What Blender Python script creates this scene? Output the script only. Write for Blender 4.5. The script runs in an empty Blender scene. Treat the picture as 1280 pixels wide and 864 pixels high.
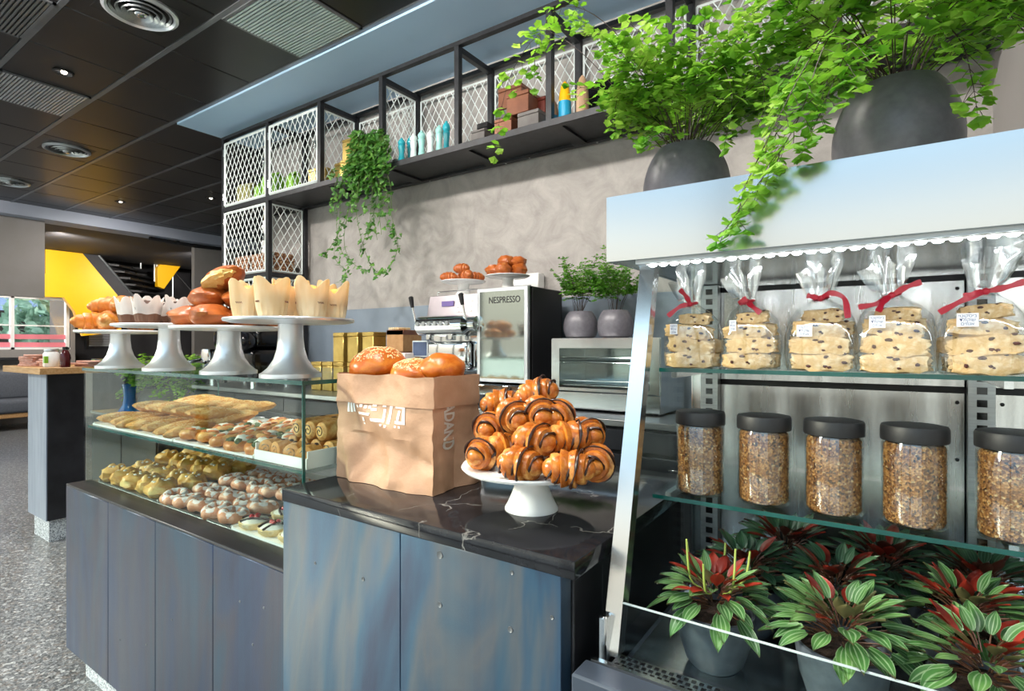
import bpy, bmesh, math, random
from mathutils import Vector, Matrix, noise
R = math.radians
PI = math.pi
rnd = random.Random(7)
SC = bpy.context.scene
COL = SC.collection

# ------------------------------------------------------------------ camera geometry (metres; X along the counter, Y to the back wall)
F, CX, CY, EYE = 678.0, 640.0, 432.0, 1.45
YAW = math.atan(678 / 994)
FW = Vector((-math.sin(YAW), math.cos(YAW), 0)); RT = Vector((math.cos(YAW), math.sin(YAW), 0))
def ray(u, v): return FW + RT * ((u - CX) / F) + Vector((0, 0, (CY - v) / F))
def on_y(u, v, y): d = ray(u, v); return d * (y / d.y) + Vector((0, 0, EYE))
def on_x(u, v, x): d = ray(u, v); return d * (x / d.x) + Vector((0, 0, EYE))
def on_z(u, v, z): d = ray(u, v); return d * ((z - EYE) / d.z) + Vector((0, 0, EYE))

# ------------------------------------------------------------------ objects
def tag(o, label, cat, group=None, kind=None):
    o['label'] = label; o['category'] = cat
    if group: o['group'] = group
    if kind: o['kind'] = kind
    return o
def thing(name, label, cat, loc=(0, 0, 0), rz=0, group=None):
    o = bpy.data.objects.new(name, None); COL.objects.link(o)
    o.empty_display_size = .05; o.location = loc; o.rotation_euler = (0, 0, rz)
    return tag(o, label, cat, group)
def chain(o):
    m = Matrix()
    while o: m = o.matrix_basis @ m; o = o.parent
    return m
def clone(o, loc=None, rot=None, label=None, scale=None, parent=None):
    c = o.copy(); COL.objects.link(c)
    if parent is not None: c.parent = parent
    if loc is not None: c.location = loc
    if rot is not None: c.rotation_euler = rot if not isinstance(rot, (int, float)) else (0, 0, rot)
    if scale is not None: c.scale = scale if not isinstance(scale, (int, float)) else (scale,) * 3
    if label: c['label'] = label
    for ch in list(o.children): clone(ch, parent=c)
    return c

class MB:
    """collects shapes, then links them as ONE mesh object"""
    def __init__(s): s.bm = bmesh.new(); s.uv = s.bm.loops.layers.uv.new('UVMap')
    def _fin(s, geom, m, M=None):
        vs = [g for g in geom if isinstance(g, bmesh.types.BMVert)]
        if M is not None: bmesh.ops.transform(s.bm, matrix=M, verts=vs)
        fs = set()
        for v in vs:
            for f in v.link_faces: fs.add(f)
        for f in fs: f.material_index = m
        return vs
    def box(s, x0, y0, z0, x1, y1, z1, b=0, m=0, M=None, seg=1):
        r = bmesh.ops.create_cube(s.bm, size=1)
        c = Vector(((x0 + x1) / 2, (y0 + y1) / 2, (z0 + z1) / 2))
        T = Matrix.Translation(c) @ Matrix.Diagonal((abs(x1 - x0), abs(y1 - y0), abs(z1 - z0), 1))
        vs = r['verts']; bmesh.ops.transform(s.bm, matrix=T, verts=vs)
        if b > 0:
            es = list({e for v in vs for e in v.link_edges})
            k = bmesh.ops.bevel(s.bm, geom=es, offset=b, segments=seg, profile=.5, affect='EDGES')
            vs = list({v for f in k['faces'] for v in f.verts} | {v for v in vs if v.is_valid})
        return s._fin(vs, m, M)
    def face(s, pts, m=0):
        f = s.bm.faces.new([s.bm.verts.new(p) for p in pts]); f.material_index = m; return f
    def rings(s, rings, closed=False, cap=True, m=0):
        """skin a list of vertex rings (lists of Vectors of equal length)"""
        L = [[s.bm.verts.new(p) for p in r] for r in rings]
        n = len(L[0]); N = len(L)
        for i in range(N if closed else N - 1):
            a, b = L[i], L[(i + 1) % N]
            for j in range(n):
                f = s.bm.faces.new((a[j], a[(j + 1) % n], b[(j + 1) % n], b[j])); f.material_index = m
        if cap and not closed:
            s.bm.faces.new(list(reversed(L[0]))).material_index = m
            s.bm.faces.new(L[-1]).material_index = m
        return L
    def tube(s, pts, r, n=8, closed=False, cap=True, m=0):
        pts = [Vector(p) for p in pts]; N = len(pts)
        rs = r if isinstance(r, (list, tuple)) else [r] * N
        up = None; out = []
        for i, p in enumerate(pts):
            if closed: t = pts[(i + 1) % N] - pts[i - 1]
            else: t = pts[min(i + 1, N - 1)] - pts[max(i - 1, 0)]
            t.normalize()
            if up is None:
                up = Vector((0, 0, 1)) if abs(t.z) < .9 else Vector((1, 0, 0))
            x = t.cross(up)
            if x.length < 1e-6: x = t.orthogonal()
            x.normalize(); y = x.cross(t).normalized(); up = y
            out.append([p + (x * math.cos(2 * PI * j / n) + y * math.sin(2 * PI * j / n)) * rs[i] for j in range(n)])
        return s.rings(out, closed, cap, m)
    def cyl(s, p0, p1, r0, r1=None, n=20, m=0): return s.tube([p0, p1], [r0, r0 if r1 is None else r1], n, m=m)
    def lathe(s, prof, n=32, c=(0, 0, 0), m=0, cap=True, M=None, f=None):
        c = Vector(c); out = []
        for r, z in prof:
            ring = []
            for j in range(n):
                a = 2 * PI * j / n
                k = f(a, z) if f else 1
                p = Vector((r * k * math.cos(a), r * k * math.sin(a), z))
                ring.append((M @ p if M else p) + c)
            out.append(ring)
        return s.rings(out, False, cap, m)
    def prism(s, pts, d, m=0):
        """polygon (3-D points) swept along vector d"""
        d = Vector(d); a = [s.bm.verts.new(Vector(p)) for p in pts]; b = [s.bm.verts.new(Vector(p) + d) for p in pts]
        n = len(a)
        fs = [s.bm.faces.new(a), s.bm.faces.new(list(reversed(b)))]
        for i in range(n): fs.append(s.bm.faces.new((a[(i + 1) % n], a[i], b[i], b[(i + 1) % n])))
        for f in fs: f.material_index = m
    def blob(s, c, r, seg=24, rg=14, m=0, M=None, amp=0, fr=6, flat=None, fn=None, seed=0):
        """lumpy ellipsoid; flat = lowest local z"""
        k = bmesh.ops.create_uvsphere(s.bm, u_segments=seg, v_segments=rg, radius=1)
        vs = k['verts']; o = Vector((seed * 3.7, seed * 1.3, seed))
        for v in vs:
            p = v.co.copy(); q = Vector((p.x * r[0], p.y * r[1], p.z * r[2]))
            if amp: q *= 1 + amp * noise.noise(p * fr * .5 + o)
            if fn: q = fn(p, q)
            if flat is not None and q.z < flat: q.z = flat
            v.co = q
        T = Matrix.Translation(Vector(c)) @ (M if M is not None else Matrix())
        return s._fin(vs, m, T)
    def grain(s, c, r, M=None, m=0):
        """tiny eight-sided grain"""
        c = Vector(c); V = []
        for k in range(6):
            q = Vector([(r[k // 2] if k % 2 == 0 else -r[k // 2]) if i == k // 2 else 0 for i in range(3)])
            V.append(s.bm.verts.new(c + ((M @ q) if M is not None else q)))
        for a, b, d in ((0, 2, 4), (2, 1, 4), (1, 3, 4), (3, 0, 4), (2, 0, 5), (1, 2, 5), (3, 1, 5), (0, 3, 5)): s.bm.faces.new((V[a], V[b], V[d])).material_index = m
    def sheet(s, P, nu, nv, m=0, uv=True):
        """grid surface from function P(u, v), u and v in 0..1"""
        V = [[s.bm.verts.new(P(i / nu, j / nv)) for j in range(nv + 1)] for i in range(nu + 1)]
        for i in range(nu):
            for j in range(nv):
                f = s.bm.faces.new((V[i][j], V[i + 1][j], V[i + 1][j + 1], V[i][j + 1])); f.material_index = m
                if uv:
                    for l, (a, b) in zip(f.loops, ((i, j), (i + 1, j), (i + 1, j + 1), (i, j + 1))): l[s.uv].uv = (a / nu, b / nv)
    def text(s, txt, size, M, depth=.001, m=0, bold=0, sx=1):
        cu = bpy.data.curves.new('lettering', 'FONT'); cu.body = txt; cu.size = size; cu.extrude = depth; cu.offset = bold
        cu.align_x = 'CENTER'; cu.align_y = 'CENTER'; cu.resolution_u = 3
        o = bpy.data.objects.new('lettering', cu); COL.objects.link(o)
        dg = bpy.context.evaluated_depsgraph_get(); me = bpy.data.meshes.new_from_object(o.evaluated_get(dg))
        bpy.data.objects.remove(o); bpy.data.curves.remove(cu)
        me.transform(M @ Matrix.Diagonal((sx, 1, 1, 1)))
        n0 = len(s.bm.faces); s.bm.from_mesh(me); s.bm.faces.ensure_lookup_table()
        for f in s.bm.faces[n0:]: f.material_index = m
        bpy.data.meshes.remove(me)
    def build(s, name, mats, parent=None, world=False, smooth=True, ang=38, kind=None, label=None, fixn=True):
        if fixn: bmesh.ops.recalc_face_normals(s.bm, faces=s.bm.faces)
        me = bpy.data.meshes.new(name); s.bm.to_mesh(me); s.bm.free()
        if not isinstance(mats, (list, tuple)): mats = [mats]
        for x in mats: me.materials.append(x)
        if smooth:
            me.polygons.foreach_set('use_smooth', [True] * len(me.polygons))
            me.set_sharp_from_angle(angle=R(ang))
        o = bpy.data.objects.new(name, me); COL.objects.link(o)
        if parent is not None:
            o.parent = parent
            if world: me.transform(chain(parent).inverted())
        if kind: o['kind'] = kind
        if label: o['label'] = label
        return o
    def origin_build(s, name, mats, org, **k):
        """a one-mesh thing: mesh in world coordinates, origin moved to org"""
        o = s.build(name, mats, **k); o.data.transform(Matrix.Translation(-Vector(org))); o.location = org; return o
def mbox(*a, **k): m = MB(); m.box(*a, **k); return m

# ------------------------------------------------------------------ materials
def lin(c):
    if isinstance(c, str): c = [int(c[i:i + 2], 16) for i in (0, 2, 4)]
    return tuple(((x / 255) / 12.92 if x / 255 <= .04045 else ((x / 255 + .055) / 1.055) ** 2.4) for x in c) + (1,)
class NT:
    def __init__(s, name):
        s.mat = bpy.data.materials.new(name); s.mat.use_nodes = True; s.t = s.mat.node_tree; s.t.nodes.clear()
        s.out = s.n('ShaderNodeOutputMaterial')
    def n(s, typ, **k):
        x = s.t.nodes.new(typ)
        for a, b in k.items():
            if hasattr(x, a): setattr(x, a, b)
        return x
    def l(s, a, b): s.t.links.new(a, b)
    def co(s, sc=(1, 1, 1), kind='Object', rot=(0, 0, 0)):
        c = s.n('ShaderNodeTexCoord'); m = s.n('ShaderNodeMapping'); m.inputs['Scale'].default_value = sc; m.inputs['Rotation'].default_value = rot
        s.l(c.outputs[kind], m.inputs['Vector']); return m.outputs['Vector']
    def noise(s, vec, scale, detail=4, rough=.55, dist=0):
        x = s.n('ShaderNodeTexNoise'); x.inputs['Scale'].default_value = scale; x.inputs['Detail'].default_value = detail
        x.inputs['Roughness'].default_value = rough; x.inputs['Distortion'].default_value = dist
        if vec is not None: s.l(vec, x.inputs['Vector'])
        return x.outputs['Fac']
    def ramp(s, fac, stops, interp='LINEAR'):
        x = s.n('ShaderNodeValToRGB'); x.color_ramp.interpolation = interp; e = x.color_ramp.elements
        while len(e) < len(stops): e.new(.5)
        for q, (p, c) in zip(e, stops): q.position = p; q.color = lin(c)
        s.l(fac, x.inputs['Fac']); return x.outputs['Color']
    def mix(s, fac, a, b, mode='MIX'):
        x = s.n('ShaderNodeMix', data_type='RGBA', blend_type=mode)
        for v, k in ((fac, 0), (a, 6), (b, 7)):
            if hasattr(v, 'links') or hasattr(v, 'is_linked'): s.l(v, x.inputs[k])
            else: x.inputs[k].default_value = v
        return x.outputs[2]
    def bump(s, h, strength=.3, dist=.01):
        b = s.n('ShaderNodeBump'); b.inputs['Strength'].default_value = strength; b.inputs['Distance'].default_value = dist
        s.l(h, b.inputs['Height']); return b.outputs['Normal']
    def bsdf(s, color, rough=.5, metal=0, normal=None, **k):
        p = s.n('ShaderNodeBsdfPrincipled')
        for key, v in (('Base Color', color), ('Roughness', rough), ('Metallic', metal)):
            if hasattr(v, 'is_linked'): s.l(v, p.inputs[key])
            else: p.inputs[key].default_value = v
        if normal is not None: s.l(normal, p.inputs['Normal'])
        for a, b in k.items():
            a = a.replace('_', ' ')
            if hasattr(b, 'is_linked'): s.l(b, p.inputs[a])
            else: p.inputs[a].default_value = b
        s.l(p.outputs[0], s.out.inputs['Surface']); return p
def mat(name, c1, c2=None, scale=8, rough=.5, metal=0, bump=0, bscale=60, stretch=(1, 1, 1), lo=.35, hi=.65, detail=4, rr=0, **k):
    t = NT(name); vec = t.co(stretch); col = lin(c1)
    if c2 is not None: col = t.ramp(t.noise(vec, scale, detail), [(lo, c1), (hi, c2)])
    nrm = t.bump(t.noise(vec, bscale, 5), bump) if bump else None
    rg = rough
    if rr:
        m = t.n('ShaderNodeMapRange'); m.inputs['To Min'].default_value = rough - rr; m.inputs['To Max'].default_value = rough + rr
        t.l(t.noise(vec, scale * .7, 3), m.inputs['Value']); rg = m.outputs[0]
    t.bsdf(col, rg, metal, nrm, **k); return t.mat
def glass(name, tint='f2f8f6', k=.7, rough=.0, extra=0.0):
    t = NT(name); tr = t.n('ShaderNodeBsdfTransparent'); tr.inputs[0].default_value = lin(tint)
    g = t.n('ShaderNodeBsdfGlossy'); g.inputs['Roughness'].default_value = rough; g.inputs['Color'].default_value = (1, 1, 1, 1)
    fr = t.n('ShaderNodeLayerWeight'); fr.inputs['Blend'].default_value = .5
    pw = t.n('ShaderNodeMath', operation='POWER'); pw.inputs[1].default_value = 5; t.l(fr.outputs['Facing'], pw.inputs[0])
    m = t.n('ShaderNodeMath', operation='MULTIPLY_ADD'); m.inputs[1].default_value = k * .95; m.inputs[2].default_value = .035 * k + extra
    t.l(pw.outputs[0], m.inputs[0])
    x = t.n('ShaderNodeMixShader'); t.l(m.outputs[0], x.inputs[0]); t.l(tr.outputs[0], x.inputs[1]); t.l(g.outputs[0], x.inputs[2])
    t.l(x.outputs[0], t.out.inputs['Surface']); return t.mat
def emis(name, c, s):
    t = NT(name); e = t.n('ShaderNodeEmission'); e.inputs[0].default_value = lin(c); e.inputs[1].default_value = s
    t.l(e.outputs[0], t.out.inputs['Surface']); return t.mat
def leafmat(name, c1, c2, c3, scale=30, rough=.45, tr=.35, back=None, veins=None):
    """two-sided leaf: diffuse + translucent, tone varying from leaf to leaf"""
    t = NT(name); vec = t.co(); col = t.ramp(t.noise(vec, scale, 2), [(.3, c1), (.5, c2), (.72, c3)])
    if veins:
        uv = t.n('ShaderNodeUVMap'); sp = t.n('ShaderNodeSeparateXYZ'); t.l(uv.outputs[0], sp.inputs[0])
        w = t.n('ShaderNodeMath', operation='MULTIPLY'); w.inputs[1].default_value = 2 * PI * 4; t.l(sp.outputs[1], w.inputs[0])
        c = t.n('ShaderNodeMath', operation='COSINE'); t.l(w.outputs[0], c.inputs[0])
        fac = t.ramp(c.outputs[0], [(.35, '000000'), (1, 'c4c4c4')])
        col = t.mix(fac, col, lin(veins))
    if back:
        g = t.n('ShaderNodeNewGeometry'); col = t.mix(g.outputs['Backfacing'], col, lin(back))
    p = t.bsdf(col, rough)
    if tr:
        d = t.n('ShaderNodeBsdfTranslucent'); t.l(col, d.inputs[0])
        x = t.n('ShaderNodeMixShader'); x.inputs[0].default_value = tr
        t.l(p.outputs[0], x.inputs[1]); t.l(d.outputs[0], x.inputs[2]); t.l(x.outputs[0], t.out.inputs['Surface'])
    return t.mat

m_steel = mat('brushed_steel', 'c6c8c9', rough=.19, metal=1, rr=.012, scale=20, stretch=(.3, 10, 10))
m_steel_dull = mat('dull_steel', 'a9adae', '9a9ea0', 25, .36, 1, stretch=(.5, 10, 10), rr=.03)
m_steel_back = mat('scratched_steel_panel', 'c2c2c0', 'b2b2b0', 14, .24, 1, stretch=(5, 5, .35), rr=.12)
m_chrome = mat('chrome', 'dfe2e4', rough=.08, metal=1)
m_alu = mat('satin_aluminium', 'dfe3e7', rough=.36, metal=.8)
m_black = mat('black_steel_frame', '26272a', '303236', 20, .42, .3)
m_blackgloss = mat('glossy_black', '0c0c0e', rough=.12)
m_blackmatt = mat('matt_black_plastic', '1a1a1c', rough=.5)
m_white = mat('white_ceramic', 'f2f2f0', rough=.22)
m_whitemesh = mat('white_painted_mesh', 'e2ebea', rough=.45)
m_greymesh = mat('grey_painted_mesh', 'a9aeb4', rough=.45)
m_pot = mat('slate_grey_pot', '6d6b72', '626067', 60, .36, .0, bump=.05)
m_potb = mat('blue_grey_pot', '59606b', '4f5660', 60, .45, .0, bump=.05)
m_soil = mat('potting_soil', '2c2018', '45352a', 90, .95, bump=.6, bscale=120)
m_glass = glass('clear_pane', 'f4f9f7', .25)
m_film = glass('clear_film', 'f8fafa', 1.0, .05, .07)
m_jar = glass('clear_jar', 'f6f8f6', 1.0, .04, .03)
m_edge = mat('green_glass_edge', '0b3a36', '14524b', 8, .12)
m_wood = mat('light_oak', 'c49a6c', 'b0834f', 7, .45, stretch=(1, 9, 9))
m_copper = mat('brown_copper_box', '8a5a42', '724632', 9, .35, .3)
m_graybox = mat('grey_box', '6f6b68', '5a5654', 9, .5)
m_gold = mat('gold_tin', 'c8ae66', 'b39750', 12, .32, .8)
m_kraft = mat('kraft_card', 'b48a5e', 'a67c50', 30, .8, bump=.1, bscale=200)
m_paperw = mat('white_print', 'f4f0ea', rough=.7)
m_yellow = mat('yellow_paint', 'ffc40c', 'fdba02', 1, .4)
m_red = mat('red_satin_ribbon', 'b40e2c', '9c0a24', 20, .35)
m_film2 = glass('crinkled_film', 'f2f5f6', 1.0, .12, .26)
m_led = emis('led_strip', 'f6fbff', 34)
m_dchoc = mat('dark_chocolate', '24110b', '351a10', 40, .3)
# ------------------------------------------------------------------ special materials
def m_patina(name, seed, cols, rough=.36, metal=.6):
    t = NT(name); vec = t.co((2.2, 2.2, .55)); off = t.n('ShaderNodeVectorMath', operation='ADD'); off.inputs[1].default_value = (seed * 3.1, seed, seed * 1.7)
    t.l(vec, off.inputs[0]); v = off.outputs[0]
    a = t.ramp(t.noise(v, 1.5, 4, .55, 1.0), [(.3, cols[0]), (.42, cols[1]), (.52, cols[2]), (.63, cols[3]), (.75, cols[4])])
    st = t.noise(t.co((22, 22, .6)), 1.2, 4)
    col = t.mix(.35, a, t.ramp(st, [(.3, cols[0]), (.7, cols[3])]))
    m = t.n('ShaderNodeMapRange'); m.inputs['To Min'].default_value = rough - .1; m.inputs['To Max'].default_value = rough + .14
    t.l(t.noise(v, 3, 4), m.inputs['Value'])
    t.bsdf(col, m.outputs[0], metal, t.bump(t.noise(None, 90, 3), .04)); return t.mat
m_patA = m_patina('heat_tinted_steel', 2, ('363c52', '3f5c74', '66686a', '38586e', '524450'), .36, .5)
m_patB = m_patina('dark_heat_tinted_steel', 5, ('23273f', '2b3a58', '3f3c48', '27465c', '3c2d3c'), .38, .5)
m_steelblk = mat('blackened_steel', '2a2a2d', '3a3a3f', 4, .4, .5, rr=.1)

def m_terrazzo():
    t = NT('terrazzo'); v = t.n('ShaderNodeTexVoronoi'); v.inputs['Scale'].default_value = 75; t.l(t.co(), v.inputs['Vector'])
    b = t.n('ShaderNodeSeparateColor'); t.l(v.outputs['Color'], b.inputs[0])
    col = t.ramp(b.outputs[0], [(0, '2e3032'), (.25, '5a5c5e'), (.45, '7c7e80'), (.6, '959594'), (.76, '76695e'), (.92, 'd2d2d0')], 'CONSTANT')
    v2 = t.n('ShaderNodeTexVoronoi'); v2.inputs['Scale'].default_value = 210; t.l(t.co(), v2.inputs['Vector'])
    b2 = t.n('ShaderNodeSeparateColor'); t.l(v2.outputs['Color'], b2.inputs[0])
    c2 = t.ramp(b2.outputs[1], [(0, '454749'), (.4, '707274'), (.7, '8f9090'), (.93, 'd0d0d0')], 'CONSTANT')
    t.bsdf(t.mix(.5, col, c2), .32); return t.mat
m_floor = m_terrazzo()
def m_plinth_():
    t = NT('pale_terrazzo'); v = t.n('ShaderNodeTexVoronoi'); v.inputs['Scale'].default_value = 160; t.l(t.co(), v.inputs['Vector'])
    b = t.n('ShaderNodeSeparateColor'); t.l(v.outputs['Color'], b.inputs[0])
    t.bsdf(t.ramp(b.outputs[0], [(0, '6d7276'), (.2, 'a7acb0'), (.45, 'c9cdd0'), (.8, 'e4e6e6')], 'CONSTANT'), .4); return t.mat
m_plinth = m_plinth_()
def m_concrete_():
    t = NT('trowelled_concrete'); v = t.co()
    n1 = t.noise(v, 1.6, 6, .62, .5); n2 = t.noise(v, 5, 7, .68, .9)
    a = t.ramp(n1, [(.3, '95918d'), (.55, 'aaa6a2'), (.75, 'b8b4b0')])
    b = t.ramp(n2, [(.35, '8a8683'), (.62, 'b9b5b1')])
    h = t.noise(v, 9, 7, .7, 1.2)
    t.bsdf(t.mix(.5, a, b), .62, 0, t.bump(h, .35, .012)); return t.mat
m_concrete = m_concrete_()
def m_marble_():
    t = NT('black_marble'); v = t.co()
    def vein(sc, w, seed):
        n = t.n('ShaderNodeTexNoise'); n.inputs['Scale'].default_value = 7; n.inputs['Detail'].default_value = 5; t.l(v, n.inputs['Vector'])
        ad = t.n('ShaderNodeVectorMath', operation='MULTIPLY_ADD'); ad.inputs[1].default_value = (.22, .22, .22); t.l(n.outputs['Color'], ad.inputs[0]); 
        o = t.n('ShaderNodeVectorMath', operation='ADD'); o.inputs[1].default_value = (seed, seed * 2, 0); t.l(v, o.inputs[0]); t.l(o.outputs[0], ad.inputs[2])
        x = t.n('ShaderNodeTexVoronoi', feature='DISTANCE_TO_EDGE'); x.inputs['Scale'].default_value = sc; t.l(ad.outputs[0], x.inputs['Vector'])
        return t.ramp(x.outputs['Distance'], [(0, 'ffffff'), (w, '000000')])
    msk = t.ramp(t.noise(v, 6, 3), [(.5, '000000'), (.66, 'ffffff')])
    a = t.mix(1.0, vein(5, .012, 1), msk, 'MULTIPLY')
    base = t.ramp(t.noise(v, 14, 4), [(.3, '141417'), (.7, '26262a')])
    col = t.mix(a, base, lin('a8a49e'))
    t.bsdf(col, .1); return t.mat
m_marble = m_marble_()
def m_tile_():
    t = NT('anthracite_metal_tile'); v = t.n('ShaderNodeTexVoronoi'); v.inputs['Scale'].default_value = 190; t.l(t.co(), v.inputs['Vector'])
    col = t.ramp(t.noise(t.co(), 1.1, 3), [(.3, '2b2b2e'), (.7, '3c3a3a')])
    t.bsdf(col, .34, .55, t.bump(v.outputs['Distance'], .12, .002)); return t.mat
m_tile = m_tile_()
m_rail = mat('ceiling_rail_metal', '83868a', '6f7276', 3, .35, .5)
m_soffit = mat('blue_grey_soffit_paint', 'b4d3ee', 'adcdea', 1.5, .5)
m_wallgrey = mat('warm_grey_paint', '8f8b89', '87837f', 2, .7)
m_wallwhite = mat('pale_paint', 'b9b9bb', 'b1b1b4', 2, .7)
m_beam = mat('blue_white_paint', 'a9b0bf', 'a2a9ba', 2, .6)
m_dark = mat('dark_stairwell_paint', '3a393b', '333235', 2, .7)

# ------------------------------------------------------------------ the setting
H = 3.35
def structure(mb, name, mats, **k): return mb.build(name, mats, kind='structure', **k)
structure(mbox(-13.5, -6.0, -.1, 1.6, 8.6, 0), 'floor', m_floor)
structure(mbox(-60, -60, -.16, 60, 60, -.1), 'ground_outside', mat('pavement', 'a8a199', '98928b', 3, .8))
m = MB(); m.box(-13.5, -1.7, H + .012, 1.5, 8.6, H + .15)  # slab above the tiles, added to keep light from leaking in
xs = [-3.78 + .61 * k for k in range(-16, 9)]; ys = [2.19 + .556 * k for k in range(-6, 12)]
for x in xs[:-1]:
    for y in ys[:-1]:
        if y > 2.0 and x > -5.1: continue
        m.box(x + .004, y + .016, H, x + .606, y + .54, H + .02, b=.005)
structure(m, 'ceiling', m_tile)
m = MB()
for y in ys: m.box(-13.4, y - .015, H - .004, (1.4 if y < 2.3 else -4.95), y + .015, H + .015)
structure(m, 'trim_1', m_rail)
structure(mbox(-4.95, 2.205, H - .02, 1.45, 2.95, H + .14), 'trim_2', m_soffit)
structure(mbox(-4.9, 2.9, 0, 1.5, 3.1, H + .1), 'wall_back', m_concrete)
structure(mbox(-4.9, 2.885, 1.0, .36, 2.9, 1.74, b=.002), 'trim_3', mat('blue_grey_splash_panel', '8b98a6', '7f8c9a', 3, .4, .2))
structure(mbox(.37, 1.78, 0, 1.5, 2.9, H + .1), 'wall_right', mat('light_grey_plaster', 'a7a3a0', 'aeaaa7', 2, .7))
structure(mbox(1.35, -1.6, 0, 1.5, 1.78, H + .1), 'wall_side', m_wallwhite)
structure(mbox(-5.0, 3.1, 0, -4.9, 8.5, H + .1), 'wall_light_stop', m_wallwhite)  # unseen wall added against light leaks
structure(mbox(-13.5, 8.4, 0, -4.9, 8.6, H + .1), 'wall_rear', m_wallwhite)
structure(mbox(-9.85, -1.6, 3.19, -9.5, 8.4, H + .01), 'trim_4', m_beam)
structure(mbox(-9.8, -1.6, 2.12, -9.7, on_x(56, 300, -9.7).y, 3.2), 'wall_bulkhead', m_wallgrey)
structure(mbox(-9.8, on_x(243, 300, -9.7).y, 1.3, -9.7, 8.4, 3.2), 'wall_nib', m_wallgrey)
structure(mbox(-13.3, -1.6, 3.22, -9.86, 8.4, 3.3), 'ceiling_dark_cover', m_dark)  # dark box added under the ceiling to hide its yellow reflection
# far wall with a window opening and a stairwell opening
WX = -13.3
wy0, wy1, wz0, wz1 = 1.4, on_x(88, 400, WX).y, on_x(40, 437, WX).z, on_x(40, 371, WX).z
sy0, sy1, sz0 = on_x(94, 300, WX).y, on_x(246, 300, WX).y, 1.0
m = MB()
m.box(WX - .2, -1.6, 0, WX, wy0, H); m.box(WX - .2, wy0, 0, WX, wy1, wz0); m.box(WX - .2, wy0, wz1, WX, sy0, H)
m.box(WX - .2, wy1, 0, WX, sy0, wz1); m.box(WX - .2, sy0, 0, WX, sy1, sz0); m.box(WX - .2, sy1, 0, WX, 8.4, H)
structure(m, 'wall_left', [m_wallgrey])
m = MB(); m.box(-14.4, sy0 - .1, -.05, -14.3, sy1 + 1.5, 4.2); m.box(-14.3, sy0 - .1, -.05, -13.5, sy0 - .02, 4.2); m.box(-14.3, sy1 + 1.4, -.05, -13.5, sy1 + 1.5, 4.2); m.box(-14.4, sy0 - .1, 4.2, -13.3, sy1 + 1.5, 4.3); m.box(-13.5, sy0 - .1, H, -13.3, sy1 + 1.5, 4.25)
structure(m, 'wall_stairwell', m_dark)
w = bpy.data.objects.new('window_1', None); COL.objects.link(w); w.location = (WX, (wy0 + wy1) / 2, wz0); w['kind'] = 'structure'
m = MB()
for a, b in ((wz0, wz0 + .04), (wz1 - .04, wz1)): m.box(WX - .13, wy0, a, WX - .02, wy1, b)
for y in (wy0, on_x(14, 400, WX).y, wy1 - .06): m.box(WX - .13, y, wz0, WX - .02, y + .05, wz1)
m.box(WX - .1, wy0, on_x(40, 407, WX).z - .012, WX - .05, wy1, on_x(40, 407, WX).z + .012)
m.build('window_frame', m_white, w, world=True)
mbox(WX - .09, wy0 + .02, wz0 + .02, WX - .08, wy1 - .03, wz1 - .02).build('window_pane', m_film, w, world=True)
m = MB()
for v0, v1 in ((418, 424), (428, 434)): m.box(WX - .078, wy0 + .04, on_x(40, v1, WX).z, WX - .074, wy1 - .06, on_x(40, v0, WX).z)
m.build('red_stripe', mat('pale_red_stripe', 'ea8a96', 'e47f8c', 3, .5), w, world=True)
# shop front behind the camera: header, mullions, panes
w = bpy.data.objects.new('window_2', None); COL.objects.link(w); w.location = (-6, -1.6, 0); w['kind'] = 'structure'
m = MB(); m.box(-13.5, -1.7, 3.25, 1.5, -1.5, H + .1); m.box(-13.5, -1.68, 0, 1.5, -1.52, .12)
for k in range(8): m.box(-13.4 + k * 2.1, -1.66, .1, -13.32 + k * 2.1, -1.54, 3.26)
m.build('window_frame', m_black, w, world=True)
mbox(-13.4, -1.605, .1, 1.4, -1.595, 3.26).build('window_pane', m_glass, w, world=True)

# things outside the far window
tree = thing('street_tree', 'green leafy tree outside beyond the far window', 'tree', (-19.5, 5.4, -.1))
m = MB(); m.tube([(0, 0, 0), (.1, 0, 1.2), (0, .1, 2.4)], [.14, .1, .07], 8); m.build('trunk', mat('bark', '5a4a3c', '443628', 20, .9), tree)
m = MB()
for i in range(900):
    d = Vector((rnd.gauss(0, 1), rnd.gauss(0, 1), rnd.gauss(0, 1))).normalized() * (rnd.random() ** .4)
    p = Vector((d.x * 1.2, d.y * 1.2, 2.3 + d.z * 1.2)); M = Matrix.Rotation(rnd.random() * 6, 3, d.orthogonal())
    s = .13; m.face([p + M @ Vector(q) * s for q in ((-1, -.5, 0), (0, -.8, .1), (1, 0, 0), (0, .8, .1), (-.9, .4, 0))])
m.build('foliage', leafmat('tree_leaf', '5f8672', '86a892', 'b4cbb4', 3), tree)
b = thing('neighbour_building', 'blue grey building across the street beyond the far window', 'building', (-34, 6, -.1))
mbox(-2, -14, 0, 2, 3.4, 9).build('wall', mat('blue_render', '7e93b8', '8fa2c0', .6, .7), b)
m = MB()
for k in range(6):
    for z in (1.6, 4.4): m.box(1.96, -13 + k * 2.7, z, 2.04, -11.6 + k * 2.7, z + 1.5)
m.build('window', m_blackgloss, b)

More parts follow.
